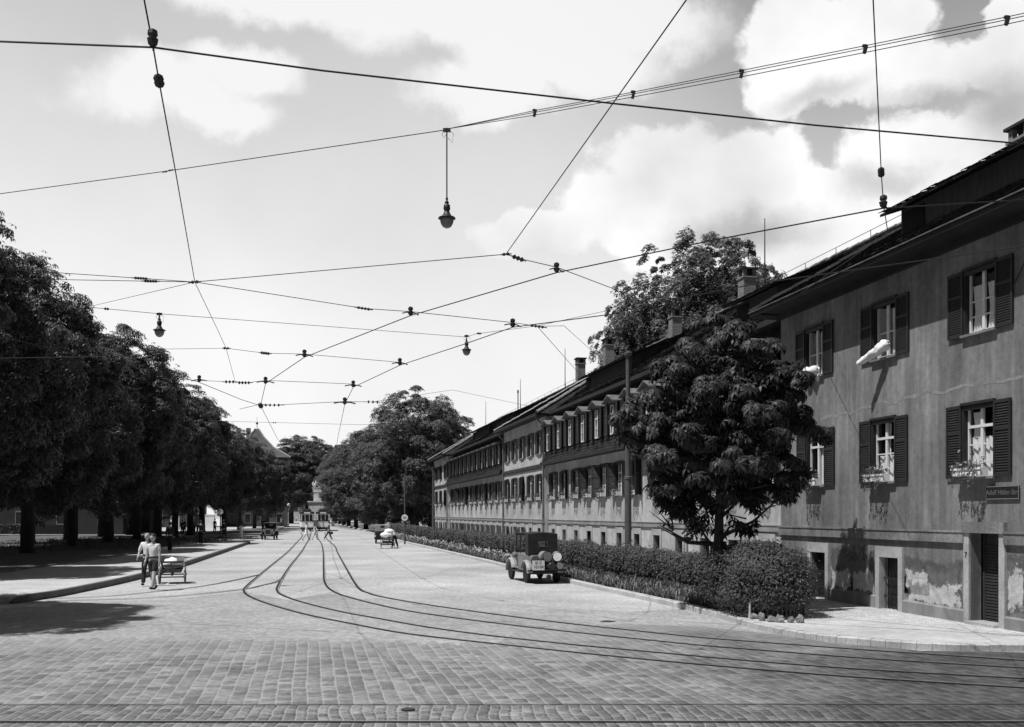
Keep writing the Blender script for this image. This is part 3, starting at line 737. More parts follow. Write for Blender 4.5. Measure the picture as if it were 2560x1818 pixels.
def place_window(spec, parent, t, o, z):
    (nm, me), ch = spec
    w = put(nm, me, parent, P(t, o, z))
    for n, m, off in ch:
        if n == 'shutter' and t > T1 and rnd.random() < .22:
            th = R(rnd.uniform(12, 55)); sg_ = 1 if off[0] > 0 else -1; sw_ = abs(off[0]) - WW / 2 - .03
            put(n, m, w, (sg_ * (WW / 2 + .03 + sw_ * math.cos(th)), -.02 - sw_ * math.sin(th), off[2]), (0, 0, -sg_ * th))
        else: put(n, m, w, off)
    return w
def variants(h, n):
    return [make_window(h, n, [(.85, h * .5, 0, .05, 0)], (.35,), .68), make_window(h, n, [(.3, h * .9, -.28, .05, .25), (.3, h * .9, .28, .05, .25)], (.35,), .68),
            make_window(h, n, [], (.35,), .68), make_window(h, n, [(.42, h * .85, -.2, .05, 0)], (.35,), .68)]
H1, H2 = 1.55, 1.38
V1n, V1, V2 = variants(H1, 26), variants(H1, 16), variants(H2, 14)
# basement openings
def base_window(h, w=.78, shutters=False, stone=STON, grille=True):
    m = MB(); m.box(-w / 2 - .17, w / 2 + .17, -.045, .22, h - .001, h + .26); m.box(-w / 2 - .17, -w / 2, -.045, .22, 0, h - .002); m.box(w / 2, w / 2 + .17, -.045, .22, 0, h - .002)
    a = ('window', m.mesh('window', stone)); ch = []
    g_ = MB(); g_.quad((-w / 2, .2, 0), (w / 2, .2, 0), (w / 2, .2, h), (-w / 2, .2, h)); ch.append(('pane', g_.mesh('pane', mat('dark_pane', .02, .25, .3, 3, spec=.5), fix=False), (0, 0, 0)))
    if grille:
        g2 = MB()
        for i in range(5): x = -w / 2 + w * (i + .5) / 5; g2.tube([(x, .1, 0), (x, .1, h)], .011, 5)
        for z in (h * .3, h * .62): g2.box(-w / 2, w / 2, .092, .108, z, z + .03)
        ch.append(('grille', g2.mesh('grille', IRON), (0, 0, 0)))
    if shutters:
        s_ = louvre(.42, h, 12).mesh('shutter', mat('shutter_grey', .07, .6, .25, 3)); ch += [('shutter', s_, (-w / 2 - .39, -.055, 0)), ('shutter', s_, (w / 2 + .39, -.055, 0))]
    return a, ch

# --- flower boxes
def flower_meshes(seed, big=1.0):
    r = np.random.default_rng(seed)
    b = MB(); b.box(-.40, .40, -.13, .07, 0, .17); b.box(-.42, .42, -.15, -.131, .13, .175)
    n = int(90 * big); C = np.stack([r.uniform(-.38, .38, n), r.uniform(-.2, .05, n), .17 + np.abs(r.normal(0, .1, n))], 1)
    k = int(45 * big); xx = r.choice([-.3, -.12, .05, .2, .33], k) + r.normal(0, .05, k); D = np.stack([xx, -.19 - np.abs(r.normal(0, .03, k)), .18 - r.uniform(0, .42, k)], 1)
    C = np.concatenate([C, D]); up = np.stack([r.normal(0, .6, len(C)), r.normal(-.6, .5, len(C)), r.normal(.5, .5, len(C))], 1)
    V, Fq = scatter(C, up, r.uniform(.05, .085, len(C)), leafspray(4, seed)); pm = np_mesh('plant', V, Fq, LEAFH)
    s_ = MB()
    for i in range(7):
        x = r.uniform(-.34, .34); s_.tube([(x, -.05, .15), (x + r.uniform(-.05, .05), -.08, .3)], .006, 4)
    for i in range(5):
        x = r.uniform(-.34, .34); s_.tube([(x, -.1, .17), (x, -.19, .19), (x + r.uniform(-.03, .03), -.2, -.12 - r.uniform(0, .15))], .005, 4)
    n = int(14 * big); C = np.stack([r.uniform(-.38, .38, n), r.uniform(-.24, 0, n), .2 + r.normal(.04, .12, n)], 1)
    V, Fq = scatter(C, np.tile([[0, -.8, .5]], (n, 1)) + r.normal(0, .4, (n, 3)), r.uniform(.035, .06, n), leafspray(5, seed + 9)); fm = np_mesh('blossom', V, Fq, PETAL)
    return b.mesh('flower_box', BOXW), pm, s_.mesh('stem', mat('stem', .07)), fm
FB = [flower_meshes(s_, 1.0) for s_ in (1, 2, 3)]
def flower_box(t, o, z, label, i=0, sc=1.0):
    e_ = thing('flower_box', label, 'flower box', W(t, o, z), RZ, 'white flower boxes on the first floor sills')
    b, pm, sm_, fm = FB[i % 3]; put('box', b, e_); pl = put('plant', pm, e_); put('blossom', fm, pl); put('stem', sm_, pl)
    e_.scale = (sc, 1, 1); return e_

# ================= corner house (near, dark render) =================
T1, T0 = 26.7, 16.35
corner = bempty('corner_house', 'dark weathered plaster corner house with peeling base at the right edge', 'house')
TW = [17.95, 21.4, 24.65]; TW2 = [17.9, 21.35, 24.72]
holes = [(t - WW / 2, t + WW / 2, 3.29, 3.29 + H1) for t in TW] + [(t - WW / 2, t + WW / 2, 6.37, 6.37 + H2) for t in TW2]
bw = [21.15, 24.5]; holes += [(t - .39, t + .39, .02, 1.42) for t in bw]
DT = 17.75; DW = .46; holes += [(DT - DW, DT + DW, .0, 2.08)]
mb = MB(); wall_holes(mb, T0, T1, -.1, 8.5, 0, holes, .26)
mb.quad(P(T1, 0, -.1), P(T1, -6, -.1), P(T1, -6, 8.5), P(T1, 0, 8.5))
mb.quad(P(T0, 0, -.1), P(T0, -12, -.1), P(T0, -12, 8.5), P(T0, 0, 8.5)); mb.poly([P(T0, 0, 8.5), P(T0, -12, 8.5), P(T0, -6, 12.35)])
mb.quad(P(T0, -12, -.1), P(T1, -12, -.1), P(T1, -12, 8.5), P(T0, -12, 8.5))
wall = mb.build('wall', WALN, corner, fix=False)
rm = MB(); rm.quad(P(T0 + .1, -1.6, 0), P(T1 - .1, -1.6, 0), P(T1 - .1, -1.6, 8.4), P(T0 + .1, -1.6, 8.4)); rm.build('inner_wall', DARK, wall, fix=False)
# belt course, plinth
for a, b in ((T0, DT - .62), (DT + .62, T1)): mb = MB(); mb.box(-b, -a, -.075, .0, 1.86, 2.084); mb.box(-b, -a, -.095, .0, 2.085, 2.125); mb.build('belt_course', STOND, corner)
segs = [(T0, DT - .62), (DT + .62, bw[0] - .57), (bw[0] + .57, bw[1] - .57), (bw[1] + .57, T1)]
for a, b in segs: mb = MB(); mb.loft([[P(a, .0, -.1), P(a, .05, -.1), P(a, .05, .36 + (a - 17) * .012), P(a, .0, .40 + (a - 17) * .012)], [P(b, .0, -.1), P(b, .05, -.1), P(b, .05, .36 + (b - 17) * .012), P(b, .0, .40 + (b - 17) * .012)]]); mb.build('plinth', mat('plinth_plaster', .22, .9, .3, 2, .2, stretch=(1, 1, .3)), corner)
# peeled patches of bare plaster near the base, and a mended crack
def ragged(t0, t1, z0, z1, o=.004, n=150, amp=.09, seed=1, dip=None):
    r = random.Random(seed); top, bot = [], []
    for i in range(n + 1):
        f = i / n; t = t0 + (t1 - t0) * f
        q = noise.noise(Vector((t * 3.1, seed * 7.7, 0))) + .5 * noise.noise(Vector((t * 9.3, seed * 3.3, 2)))
        q2 = noise.noise(Vector((t * 4.1, seed * 2.7, 5))); edge = min(1, f * 14, (1 - f) * 14) ** .4; q += .28 * noise.noise(Vector((t * 23, seed, 4))) + .16 * noise.noise(Vector((t * 61, seed, 7)))
        mid = (z0 + z1) / 2; h = (z1 - z0) / 2
        top.append((t, mid + h * edge + q * amp * edge)); bot.append((t, mid - h * edge - q2 * amp * .35 * edge))
    m = MB()
    for i in range(n):
        m.quad(P(bot[i][0], o, bot[i][1]), P(bot[i + 1][0], o, bot[i + 1][1]), P(top[i + 1][0], o, top[i + 1][1]), P(top[i][0], o, top[i][1]))
    return m
def patch(name, t0, t1, z0, z1, m_, o=.006):
    q = MB(); q.box(-t1, -t0, -o, -o + .001, z0, z1); q.build(name, m_, wall)
for a in ((18.40, 20.56, .30, 1.0), (21.76, 22.85, .36, 1.15), (22.75, 23.9, .36, 1.12), (16.6, 17.1, .36, 1.55), (25.1, 25.9, .3, .85), (19.6, 20.56, .6, 1.25)): patch('peeled_patch', *a, PEEL, .007)
for a in ((18.4, 20.58, .35, 1.5), (21.74, 23.92, .35, 1.7), (16.55, 17.12, .3, 1.85), (25.1, 26.65, .3, 1.3)): patch('damp_stain', *a, DAMP, .004)
mb = MB(); pts = []
for i in range(70):
    f = i / 69; t = 24.4 - 8.6 * f; z = 5.12 + .5 * f - .42 * f * f + .10 * noise.noise(Vector((t * 1.6, 0, 0))) + .04 * noise.noise(Vector((t * 7, 3, 0)))
    pts.append((t, z, .03 + .045 * abs(noise.noise(Vector((t * 3, 9, 0))))))
for a, b in zip(pts, pts[1:]): mb.quad(P(a[0], .003, a[1] - a[2]), P(b[0], .003, b[1] - b[2]), P(b[0], .003, b[1] + b[2]), P(a[0], .003, a[1] + a[2]))
mb.build('mended_crack', mat('mend_plaster', .24, .9, .3, 5), wall, fix=False)
# windows
near1 = [make_window(H1, 30, [(.86, .82, 0, .04, 0), (.32, .55, -.22, .85, .3)], (.2, .44), .68, sw=.5), make_window(H1, 30, [(.86, .62, 0, .04, 0), (.22, .85, -.05, .6, .35)], (.2, .44), .68, sw=.5), make_window(H1, 30, [(.5, 1.3, .08, .05, .35)], (), .68, sw=.5)]
for t, s_ in zip(TW, near1): place_window(s_, corner, t, 0, 3.29)
near2 = [make_window(H2, 28, [(.42, 1.0, -.23, .05, .3), (.42, 1.0, .23, .05, .3)], (.26, .5), 0, sw=.5), make_window(H2, 28, [(.3, 1.1, .22, .1, .1)], (.45,), 0, sw=.5), make_window(H2, 28, [(.3, 1.2, .2, .05, .1)], (.45,), 0, sw=.5)]
for t, s_ in zip(TW2, near2): place_window(s_, corner, t, 0, 6.37)
bs = base_window(1.4)
for t in bw: place_window(bs, corner, t, 0, .02)
# casements of the two bedding windows stand open inwards: bright inner leaf
for t in TW2[1:]:
    m = MB(); m.box(-.02, .02, .14, .52, .05, 1.3); m.build('casement', FRAM, corner, P(t + .42, 0, 6.37))
# door
mb = MB(); mb.box(-DW - .17, -DW, -.05, .24, 0, 2.08); mb.box(DW, DW + .17, -.05, .24, 0, 2.08)
dr = mb.build('door', STON, corner, P(DT, 0, .0))
mb = MB(); mb.box(-DW - .2, DW + .2, -.09, .0, 2.083, 2.32); mb.build('lintel', STOND, dr)
mb = MB(); mb.box(-DW, DW, .34, .37, 0.05, 2.08)
for i in range(26): z = .12 + i * .066; mb.box(-DW + .06, DW - .06, .315, .342, z, z + .042)
mb.box(-DW, -DW + .06, .30, .345, .05, 2.08); mb.box(DW - .06, DW, .30, .345, .05, 2.08)
mb.build('leaf', mat('door_paint', .04, .6, .3, 3), dr)
mb = MB(); mb.box(-DW, DW, -.16, .3, -.03, .13 + .06); mb.build('step', STON, dr)
put('house_number', text_mesh('house_number', '7', .17, mat('ink', .02, .8, 0)), dr, (-DW - .085, -.056, 1.6), (R(90), 0, 0))
# roof of the corner house
ER, EZ = .75, 8.5; RO, RZH = -6.0, 12.45
mb = MB(); tiles(mb, T0 - 1.1, T1 + .55, T0 - 1.1, T1 - 1.5, ER, EZ + .12, RO, RZH)
tiles(mb, T0 - 1.1, T1 + .55, T0 - 1.1, T1 - 1.5, -12.7, EZ + .12, RO, RZH, tw=.5, course=.5)
sk = .06
mb.poly([P(T0 - 1.1, ER, EZ + .1), P(T1 + .5, ER, EZ + .1), P(T1 - 1.5, RO, RZH - .02), P(T0 - 1.1, RO, RZH - .02)])
mb.poly([P(T1 + .5, ER, EZ + .1), P(T1 + .5, -.4, EZ + .1), P(T1 - 1.5, RO, RZH - .03)])
rf = mb.build('roof', ROOF, corner, fix=False)
mb = MB(); ridge_tiles(mb, P(T1 + .55, ER, EZ + .16), P(T1 - 1.5, RO, RZH + .03)); ridge_tiles(mb, P(T0, RO, RZH + .04), P(T1 - 1.5, RO, RZH + .04)); mb.build('ridge_tiles', ROOF, rf)
mb = MB(); mb.box(-(T1 + .5), -(T0 - 1.1), -ER + .0, .4, EZ + .0, EZ + .094)
mb.box(-T1, -T0, -.14, 0, EZ - .16, EZ - .003); mb.box(-(T1 + .5), -(T1 - .1), -ER + .05, 2, EZ - .05, EZ + .05); mb.build('eaves', SOFF, rf)
mb = MB(); mb.box(-(T1 + .58), -(T0 - 1.12), -ER - .05, -ER + .01, EZ + .118, EZ + .14); mb.build('eaves_edge', mat('eaves_tile_edge', .12, .85, .5, 3), rf)
def long_dormer(parent, t0, t1, of=-2.0, base=None, h=.85):
    zb = base(of); zt = zb + h; back = -5.2; zk = base(back)
    m = MB(); m.quad(P(t0, of, zb - .3), P(t1, of, zb - .3), P(t1, of, zt), P(t0, of, zt))
    for t in (t0, t1): m.poly([P(t, of, zb - .3), P(t, back, zk), P(t, of, zt)])
    d = m.build('dormer', mat('dormer_boards', .055, .85, .35, 3, stretch=(4, 1, .6)), parent, fix=False)
    m = MB(); tiles(m, t0 - .35, t1 + .35, t0 - .35, t1 + .35, of + .45, zt - .06, back - .3, zk + .12, tw=.3, course=.3)
    m.loft([[P(t, of + .42, zt - .12), P(t, of + .42, zt - .05), P(t, back - .3, zk + .14), P(t, back - .3, zk + .02)] for t in (t0 - .33, t1 + .33)]); m.build('roof', ROOF, d)
    m = MB(); m.box(-t1 + .1, -t1 + 1.0, -of - .03, -of + .02, zb + .02, zt - .12); m.build('hatch', DARK, d)
    return d
base_c = lambda o: EZ + .12 + (ER - o) * (RZH - EZ - .12) / (ER - RO)
long_dormer(rf, 15.4, 22.9, -1.5, base_c, .7)
def chimney(parent, t, o, zb, zt, w=.7):
    m = MB(); m.box(-w / 2, w / 2, -w / 2, w / 2, zb - zt, -.42); m.box(-w / 2 - .05, w / 2 + .05, -w / 2 - .05, w / 2 + .05, -.52, -.45)
    for a in (-1, 1):
        for b in (-1, 1): m.box(a * w / 2 * .78 - .08, a * w / 2 * .78 + .08, b * w / 2 * .78 - .08, b * w / 2 * .78 + .08, -.42, -.14)
    c = m.build('chimney', BRIK, parent, P(t, o, zt)); m = MB(); m.box(-w / 2 - .09, w / 2 + .09, -w / 2 - .09, w / 2 + .09, -.14, -.06); m.box(-.2, .2, -.2, .2, -.42, -.15); m.build('cap', mat('soot', .03, .9, .3, 4), c)
    return c
chimney(rf, 22.95, -5.5, 11.6, 13.3, .75)
def ridge_wire(parent, t0, t1, z=RZH, o=RO, step=2.1):
    m = MB(); n = int((t1 - t0) / step); pts = []
    for i in range(n + 1):
        t = t0 + (t1 - t0) * i / n; m.tube([P(t, o, z), P(t, o, z + .34)], .013, 5); pts.append(P(t, o, z + .34))
    m.tube(pts, .012, 5); return m.build('lightning_wire', IRON, parent)
ridge_wire(rf, 16.4, 24.5)
# downpipe-less near wall: the thin cable and its bracket on the render
mb = MB(); mb.tube([P(16.5, .03, 7.6), P(17.0, .03, 7.0)], .012, 5); mb.build('wall_bracket', IRON, corner)

# ================= long wing building =================
lng = bempty('long_building', 'long light plaster mansard-roofed building with rows of shuttered windows and flower boxes', 'building')
OW = -0.25
TM0, TM1, TE0, TE1 = 56.2, 68.6, 97.1, 108.2
w1 = [T1 + 1.35 + i * (TM0 - T1 - 2.5) / 11 for i in range(12)]
wm = [TM0 + 1.35 + i * (TM1 - TM0 - 2.7) / 4 for i in range(5)]
w2 = [TM1 + 1.35 + i * (TE0 - TM1 - 2.7) / 11 for i in range(12)]
we = [TE0 + 1.9 + i * 3.4 for i in range(3)]
Z1, Z2 = 3.34, 6.18
holes = []
for tt, z, h in ((w1, Z1, H1), (wm, Z1, H1), (w2, Z1, H1), (we, Z1, H1), (wm, Z2, H2), (we, Z2, H2)): holes += [(t - WW / 2, t + WW / 2, z, z + h) for t in tt]
bsm = [(t, 1.6) for t in w1 + wm + w2 + we]; holes += [(t - .39, t + .39, .2, h) for t, h in bsm]
def wseg(mb, a, b, z, o): wall_holes(mb, a, b, -.1, z, o, [h for h in holes if a < (h[0] + h[1]) / 2 < b and h[3] < z], .24)
mb = MB()
wseg(mb, T1 + .003, TM0, 5.5, OW); wseg(mb, TM0, TM1, 8.4, 0); wseg(mb, TM1, TE0, 5.5, OW); wseg(mb, TE0, TE1, 8.4, 0)
for t, z in ((TM0, 8.4), (TM1, 8.4), (TE0, 8.4), (TE1, 8.4)): mb.quad(P(t, 0, -.1), P(t, -3 if t != TE1 else -12, -.1), P(t, -3 if t != TE1 else -12, z), P(t, 0, z))
mb.quad(P(T1, -12, -.1), P(TE1, -12, -.1), P(TE1, -12, 8.4), P(T1, -12, 8.4))
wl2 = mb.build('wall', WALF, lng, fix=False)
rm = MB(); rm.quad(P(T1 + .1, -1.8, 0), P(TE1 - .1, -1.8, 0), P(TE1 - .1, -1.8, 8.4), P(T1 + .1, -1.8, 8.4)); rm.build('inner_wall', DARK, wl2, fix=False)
mb = MB()
for a, b, o in ((T1 + .01, TM0 - .01, OW), (TM0, TM1, 0), (TM1 + .01, TE0 - .01, OW), (TE0, TE1, 0)): mb.box(-b, -a, -o - .07, -o, 1.93, 2.14); mb.box(-b, -a, -o - .09, -o - .001, 2.11, 2.145)
mb.build('belt_course', mat('belt_stone', .26, .85, .25, 1.5, .2), lng)
mb = MB()
for a, b, z in ((TM0, TM1, 5.45), (TE0, TE1, 5.45)): mb.loft([[P(t, 0, z - .2), P(t, .10, z - .12), P(t, .16, z + .05), P(t, .0, z + .12)] for t in (a - .02, b + .02)])
mb.build('cornice', mat('cornice_dark', .10, .8, .3, 2), lng)
k = 0
for tt, z, vs, o in ((w1, Z1, V1n, OW), (wm, Z1, V1, 0), (w2, Z1, V1, OW), (we, Z1, V1, 0), (wm, Z2, V2, 0), (we, Z2, V2, 0)):
    for t in tt: place_window(vs[(k * 7 + k // 3) % 4], lng, t, o, z); k += 1
bl = base_window(1.4, shutters=False); bsh = base_window(1.4, shutters=True)
for t in w1 + wm[:2]: place_window(bl, lng, t, OW if t < TM0 else 0, .2)
for t in wm[2:] + w2 + we: place_window(bsh, lng, t, OW if TM1 < t < TE0 else 0, .2)
# roofs: mansard slope, dormers, upper slope
UP0, UZ0 = -.45, 8.62; SL = (12.4 - UZ0) / (UP0 + 6.0)
mb = MB()
for a, b in ((T1, TM0), (TM1, TE0)):
    tiles(mb, a, b, a, b, .28, 5.52, .08, 5.8, course=.14); tiles(mb, a, b, a, b, .08, 5.8, -.62, 8.5, course=.19)
    mb.quad(P(a, .26, 5.5), P(b, .26, 5.5), P(b, .05, 5.78), P(a, .05, 5.78)); mb.quad(P(a, .05, 5.78), P(b, .05, 5.78), P(b, -.64, 8.5), P(a, -.64, 8.5))
mr_ = mb.build('mansard', ROOF, lng, fix=False)
mb = MB()
for a, b in ((T1 + .01, TM0 - .01), (TM1 + .01, TE0 - .01)): mb.box(-b, -a, -.27, .3, 5.4, 5.5); mb.box(-b, -a, -.33, -.275, 5.38, 5.54); mb.box(-b, -a, .2, .75, 8.42, 8.55); mb.box(-b, -a, .12, .2, 8.42, 8.6)
mb.build('eaves', SOFF, mr_)
mb = MB(); tiles(mb, T1 - 2, TE1 - 1, T1 - 2, TE1 - 6.5, UP0 + .3, UZ0 - .15, -6, 12.4); tiles(mb, T1, TE1, T1, TE1 - 6, -12.5, UZ0, -6, 12.4, tw=.6, course=.6)
mb.quad(P(T1 - 2, UP0 + .25, UZ0 - .18), P(TE1 - 1, UP0 + .25, UZ0 - .18), P(TE1 - 6.5, -6, 12.36), P(T1 - 2, -6, 12.36))
mb.poly([P(TE1 + .5, .6, 8.4), P(TE1 + .5, -12.6, 8.4), P(TE1 - 6, -6, 12.38)])
for a, b in ((TM0, TM1), (TE0, TE1)):                # forward pavilion roofs
    r0, r1 = a + 4.2, b - 4.2 if b < 100 else b - 5.6
    tiles(mb, a - .5, b + .5, r0, r1, .65, 8.52, -6, 12.46)
    mb.poly([P(a - .5, .62, 8.5), P(b + .5, .62, 8.5), P(r1, -6, 12.43), P(r0, -6, 12.43)])
    for t, r_ in ((a - .5, r0), (b + .5, r1)): mb.poly([P(t, .62, 8.5), P(t + (1 if t < r_ else -1) * .0, -.9, 8.5), P(r_, -6, 12.42)])
ur = mb.build('roof', ROOF, lng, fix=False)
mb = MB()
for a, b in ((TM0, TM1), (TE0, TE1)):
    r0, r1 = a + 4.2, b - 4.2 if b < 100 else b - 5.6
    for q0, q1 in ((a - .5, r0), (b + .5, r1)): mb = MB(); ridge_tiles(mb, P(q0, .62, 8.56), P(q1, -6, 12.5)); mb.build('hip', RIDG, ur)
mb = MB(); ridge_tiles(mb, P(T1 - 1.5, -6, 12.46), P(TE1 - 6, -6, 12.46)); mb.build('ridge_tiles', mat('ridge_tile_dark', .14, .8, .5, 2), ur)
mb = MB()
for a, b in ((TM0, TM1), (TE0, TE1)): mb.box(-b - .45, -a + .45, -.6, .3, 8.36, 8.47); mb.box(-b - .5, -a + .5, -.68, -.605, 8.34, 8.52)
mb.build('eaves', SOFF, ur)
base_l = lambda o: 8.47 + (-.15 - o) * (12.4 - 8.47) / (5.85)
for a, b in ((31.0, 34.2), (46.4, 54.6), (75, 83.6), (85.6, 94.2)): long_dormer(ur, a, b, -2.1, base_l, .72)
for x, w, top in ((1867, .72, 13.5), (1688, .68, 13.45), (1521, .74, 13.95), (1451, .72, 13.75)): chimney(ur, tx(x, 19.4), -5.4, 11.7, top + .1, w - .13)
m = MB()
for x, z in ((1912, 15.7), (1412.7, 15.6), (1301, 15.4), (1214.5, 15.4)): t = tx(x, 20); m.tube([P(t, -6, 12.3), P(t, -6, z)], [.035, .018], 6)
t = tx(1295, 20); m.tube([P(t, -6, 12.3), P(t, -6, 14.2)], .05, 6); m.tube([P(t, -6, 14.2), P(t, -6, 14.5)], .09, 6)
# four separate rods are one kind of part: build each on its own
for x, z in ((1912, 15.7), (1412.7, 15.6), (1301, 15.4), (1214.5, 15.4)):
    t = tx(x, 20); q = MB(); q.tube([(0, 0, -.1), (0, 0, z - 12.4)], [.04, .02], 6); q.build('lightning_rod', IRON, ur, P(t, -6, 12.4))
t = tx(1295, 20); q = MB(); q.tube([(0, 0, -.1), (0, 0, 1.8), (0, 0, 1.85), (0, 0, 2.1)], [.05, .05, .09, .07], 8); q.build('vent_pipe', IRON, ur, P(t, -6, 12.4))
ridge_wire(ur, T1, TE1 - 6.6, 12.45, -6, 2.3)
# small dormer windows in the mansard
def mini_dormer(t, gable, spec):
    m = MB(); z0, z1 = 6.14, 7.66; of = .16; w = .56
    for s_ in (-1, 1): m.loft([[P(t + s_ * w, of, z0), P(t + s_ * w, of, z1), P(t + s_ * w, -.5, z1), P(t + s_ * w, .05, z0)], [P(t + s_ * (w + .06), of, z0), P(t + s_ * (w + .06), of, z1), P(t + s_ * (w + .06), -.5, z1), P(t + s_ * (w + .06), .05, z0)]])
    m.quad(P(t - w, of - .3, z0), P(t + w, of - .3, z0), P(t + w, of - .3, z1), P(t - w, of - .3, z1))
    m.box(-t - w, -t + w, -of, -of + .06, z1 - .08, z1)
    d = m.build('dormer', mat('dormer_side', .04, .8, .3, 3), mr_, fix=False)
    m = MB()
    if gable:
        for s_ in (-1, 1): m.loft([[P(t, of + .22, z1 + .32), P(t, of + .22, z1 + .37), P(t, -.62, z1 + .37), P(t, -.62, z1 + .32)], [P(t + s_ * .82, of + .22, z1 + .0), P(t + s_ * .82, of + .22, z1 + .05), P(t + s_ * .82, -.62, z1 + .05), P(t + s_ * .82, -.62, z1)]])
        m.poly([P(t - .62, of + .02, z1), P(t + .62, of + .02, z1), P(t, of + .02, z1 + .3)])
    else: m.loft([[P(t + s_, of + .38, z1 - .02), P(t + s_, of + .38, z1 + .05), P(t + s_, -.6, z1 + .30), P(t + s_, -.6, z1 + .22)] for s_ in (-.8, .8)])
    m.build('roof', mat('dormer_tile', .13, .8, .4, 4), d)
    (nm, me), ch = spec
    put(nm, me, d, P(t, of, z0 + .06))
    for n, m_, off in ch: put(n, m_, d, Vector(P(t, of, z0 + .06)) + Vector(off))
V3 = [make_window(1.42, 16, [(.84, .75, 0, .05, 0)], (.35,), .66, hood=False), make_window(1.42, 16, [(.4, 1.25, -.2, .05, .1)], (.35,), .66, hood=False), make_window(1.42, 16, [(.84, 1.2, 0, .05, 0)], (.35,), .66, hood=False)]
for i, t in enumerate(w1): mini_dormer(t, True, V3[i % 3])
for i, t in enumerate(w2): mini_dormer(t, False, V3[(i * 2) % 3])
# downpipes
for t, z in ((TM0 + .12, 8.3), (TM1 - .12, 8.3), (TE0 + .15, 8.3)):
    q = MB(); q.tube([P(t, .55, z + .1), P(t, .5, z - .05), P(t, .09, z - .45), P(t, .09, .1)], .06, 8)
    for zz in (2.4, 4.6, 6.8): q.tube([P(t, .09, zz), P(t, .09, zz + .06)], .075, 8)
    q.build('downpipe', TIN, lng)

# flower boxes and bedding on the sills: things of their own
ORD = ['first', 'second', 'third', 'fourth', 'fifth', 'sixth', 'seventh', 'eighth', 'ninth', 'tenth', 'eleventh', 'twelfth']
flower_box(TW[0] + .1, .115, 3.30, 'white flower box with dark trailing plant, nearest one, above the door', 0, 1.12)
flower_box(TW[1] + .1, .115, 3.30, 'white flower box under the middle first floor window of the dark corner house', 1, 1.05)
flower_box(TW[2] + .05, .115, 3.30, 'white flower box under the corner house window half hidden by chestnut leaves', 2, 1.0)
for i, t in enumerate(w1): flower_box(t + .06, OW + .12, Z1 + .0, f'white flower box on the near wing, {ORD[i]} sill beyond the dark corner house', i)
for i, t in enumerate(wm): flower_box(t + .06, .12, Z1, f'white flower box of the projecting middle block, {ORD[i]} sill beyond its near downpipe', i + 1)
for i, t in enumerate(w2): flower_box(t + .06, OW + .12, Z1, f'white flower box on the far wing, {ORD[i]} sill beyond the middle block', i + 2)
for i, t in enumerate(we): flower_box(t + .06, .12, Z1, f'white flower box on the far end block, {ORD[i]} sill beyond its downpipe', i)
LINEN = mat('linen', .72, .9, .06, 4)
def cloth(name, label, t, z, pts_fn, nx=22, nz=16):
    m = MB(); vs = [pts_fn(i / nx, j / nz) for j in range(nz + 1) for i in range(nx + 1)]
    m.add(vs, [(j * (nx + 1) + i, j * (nx + 1) + i + 1, (j + 1) * (nx + 1) + i + 1, (j + 1) * (nx + 1) + i) for j in range(nz) for i in range(nx)])
    o = m.build(name, LINEN, None, W(t, 0, z), smooth=True, fix=False, rot=(0, 0, RZ)); md = o.modifiers.new('thick', 'SOLIDIFY'); md.thickness = .03
    return o
def duvet(u, v):      # hangs out over the sill, tapering down and outwards
    x = -.40 + .68 * u; a = 6.2 * v; r = (.03 + .08 * u ** .8) * min(1, (1 - u) * 7 + .02) ** .5 * (1 + .20 * math.sin(a * 3 + u * 9) + .14 * math.sin(u * 37 + a * 2) + .35 * noise.noise(Vector((u * 9, math.cos(a) * 2, math.sin(a) * 2))))
    return (x, -.50 + .40 * u - r * .95 * math.sin(a), -.16 + .42 * u - .10 * u * (1 - u) + r * math.cos(a) + .02 * noise.noise(Vector((u * 6, v * 6, 2))))
tag(cloth('duvet', 'white duvet hung slanting out of the upper middle window of the corner house', TW2[1] + .0, 6.42, duvet), cat='bedding')
S.objects[-1] if False else None
def pillow(u, v):
    x = -.36 + .66 * u; a = 5.6 * v; r = (.10 + .02 * math.sin(u * 9) + .05 * noise.noise(Vector((u * 7, v * 5, 6)))) * min(1, (1 - u) * 6 + .02, u * 6 + .02) ** .5
    return (x, -.12 - r * math.sin(a) * 1.1 + .02 * math.sin(u * 14), .10 + r * math.cos(a) * .95 - (.34 if .72 < v < .9 else 0) * (.4 + abs(noise.noise(Vector((u * 4, 0, 3))))))
tag(cloth('pillow', 'white pillow and sheet bundled on the upper sill nearest the chestnut tree', TW2[2] - .02, 6.4, pillow), cat='bedding')
for o in COL.objects:
    if o.name == 'duvet': o['label'] = 'white duvet hung slanting out of the upper middle window of the corner house'
    if o.name == 'pillow': o['label'] = 'white pillow and sheet bundled on the upper sill nearest the chestnut tree'
# street sign
sg = thing('street_sign', 'small dark street name sign on the wall right of the nearest flower box', 'sign', W(17.2, .02, 2.93), RZ)
m = MB(); m.box(-.48, .48, -.02, 0, -.135, .135); m.build('plate', mat('enamel_dark', .02, .3, .1, 4, spec=.5), sg)
m = MB()
for a in ((-.48, .48, .12, .135), (-.48, .48, -.135, -.12)): m.box(a[0], a[1], -.026, -.021, a[2], a[3])
m.box(-.48, -.465, -.026, -.021, -.119, .119); m.box(.465, .48, -.026, -.021, -.119, .119); m.build('border', mat('enamel_light', .2, .4, .1, 4), sg)
put('lettering', text_mesh('lettering', 'Adolf Hitler-Str.', .145, mat('enamel_letter', .13, .4, 0)), sg, (0, -.022, 0), (R(90), 0, 0))
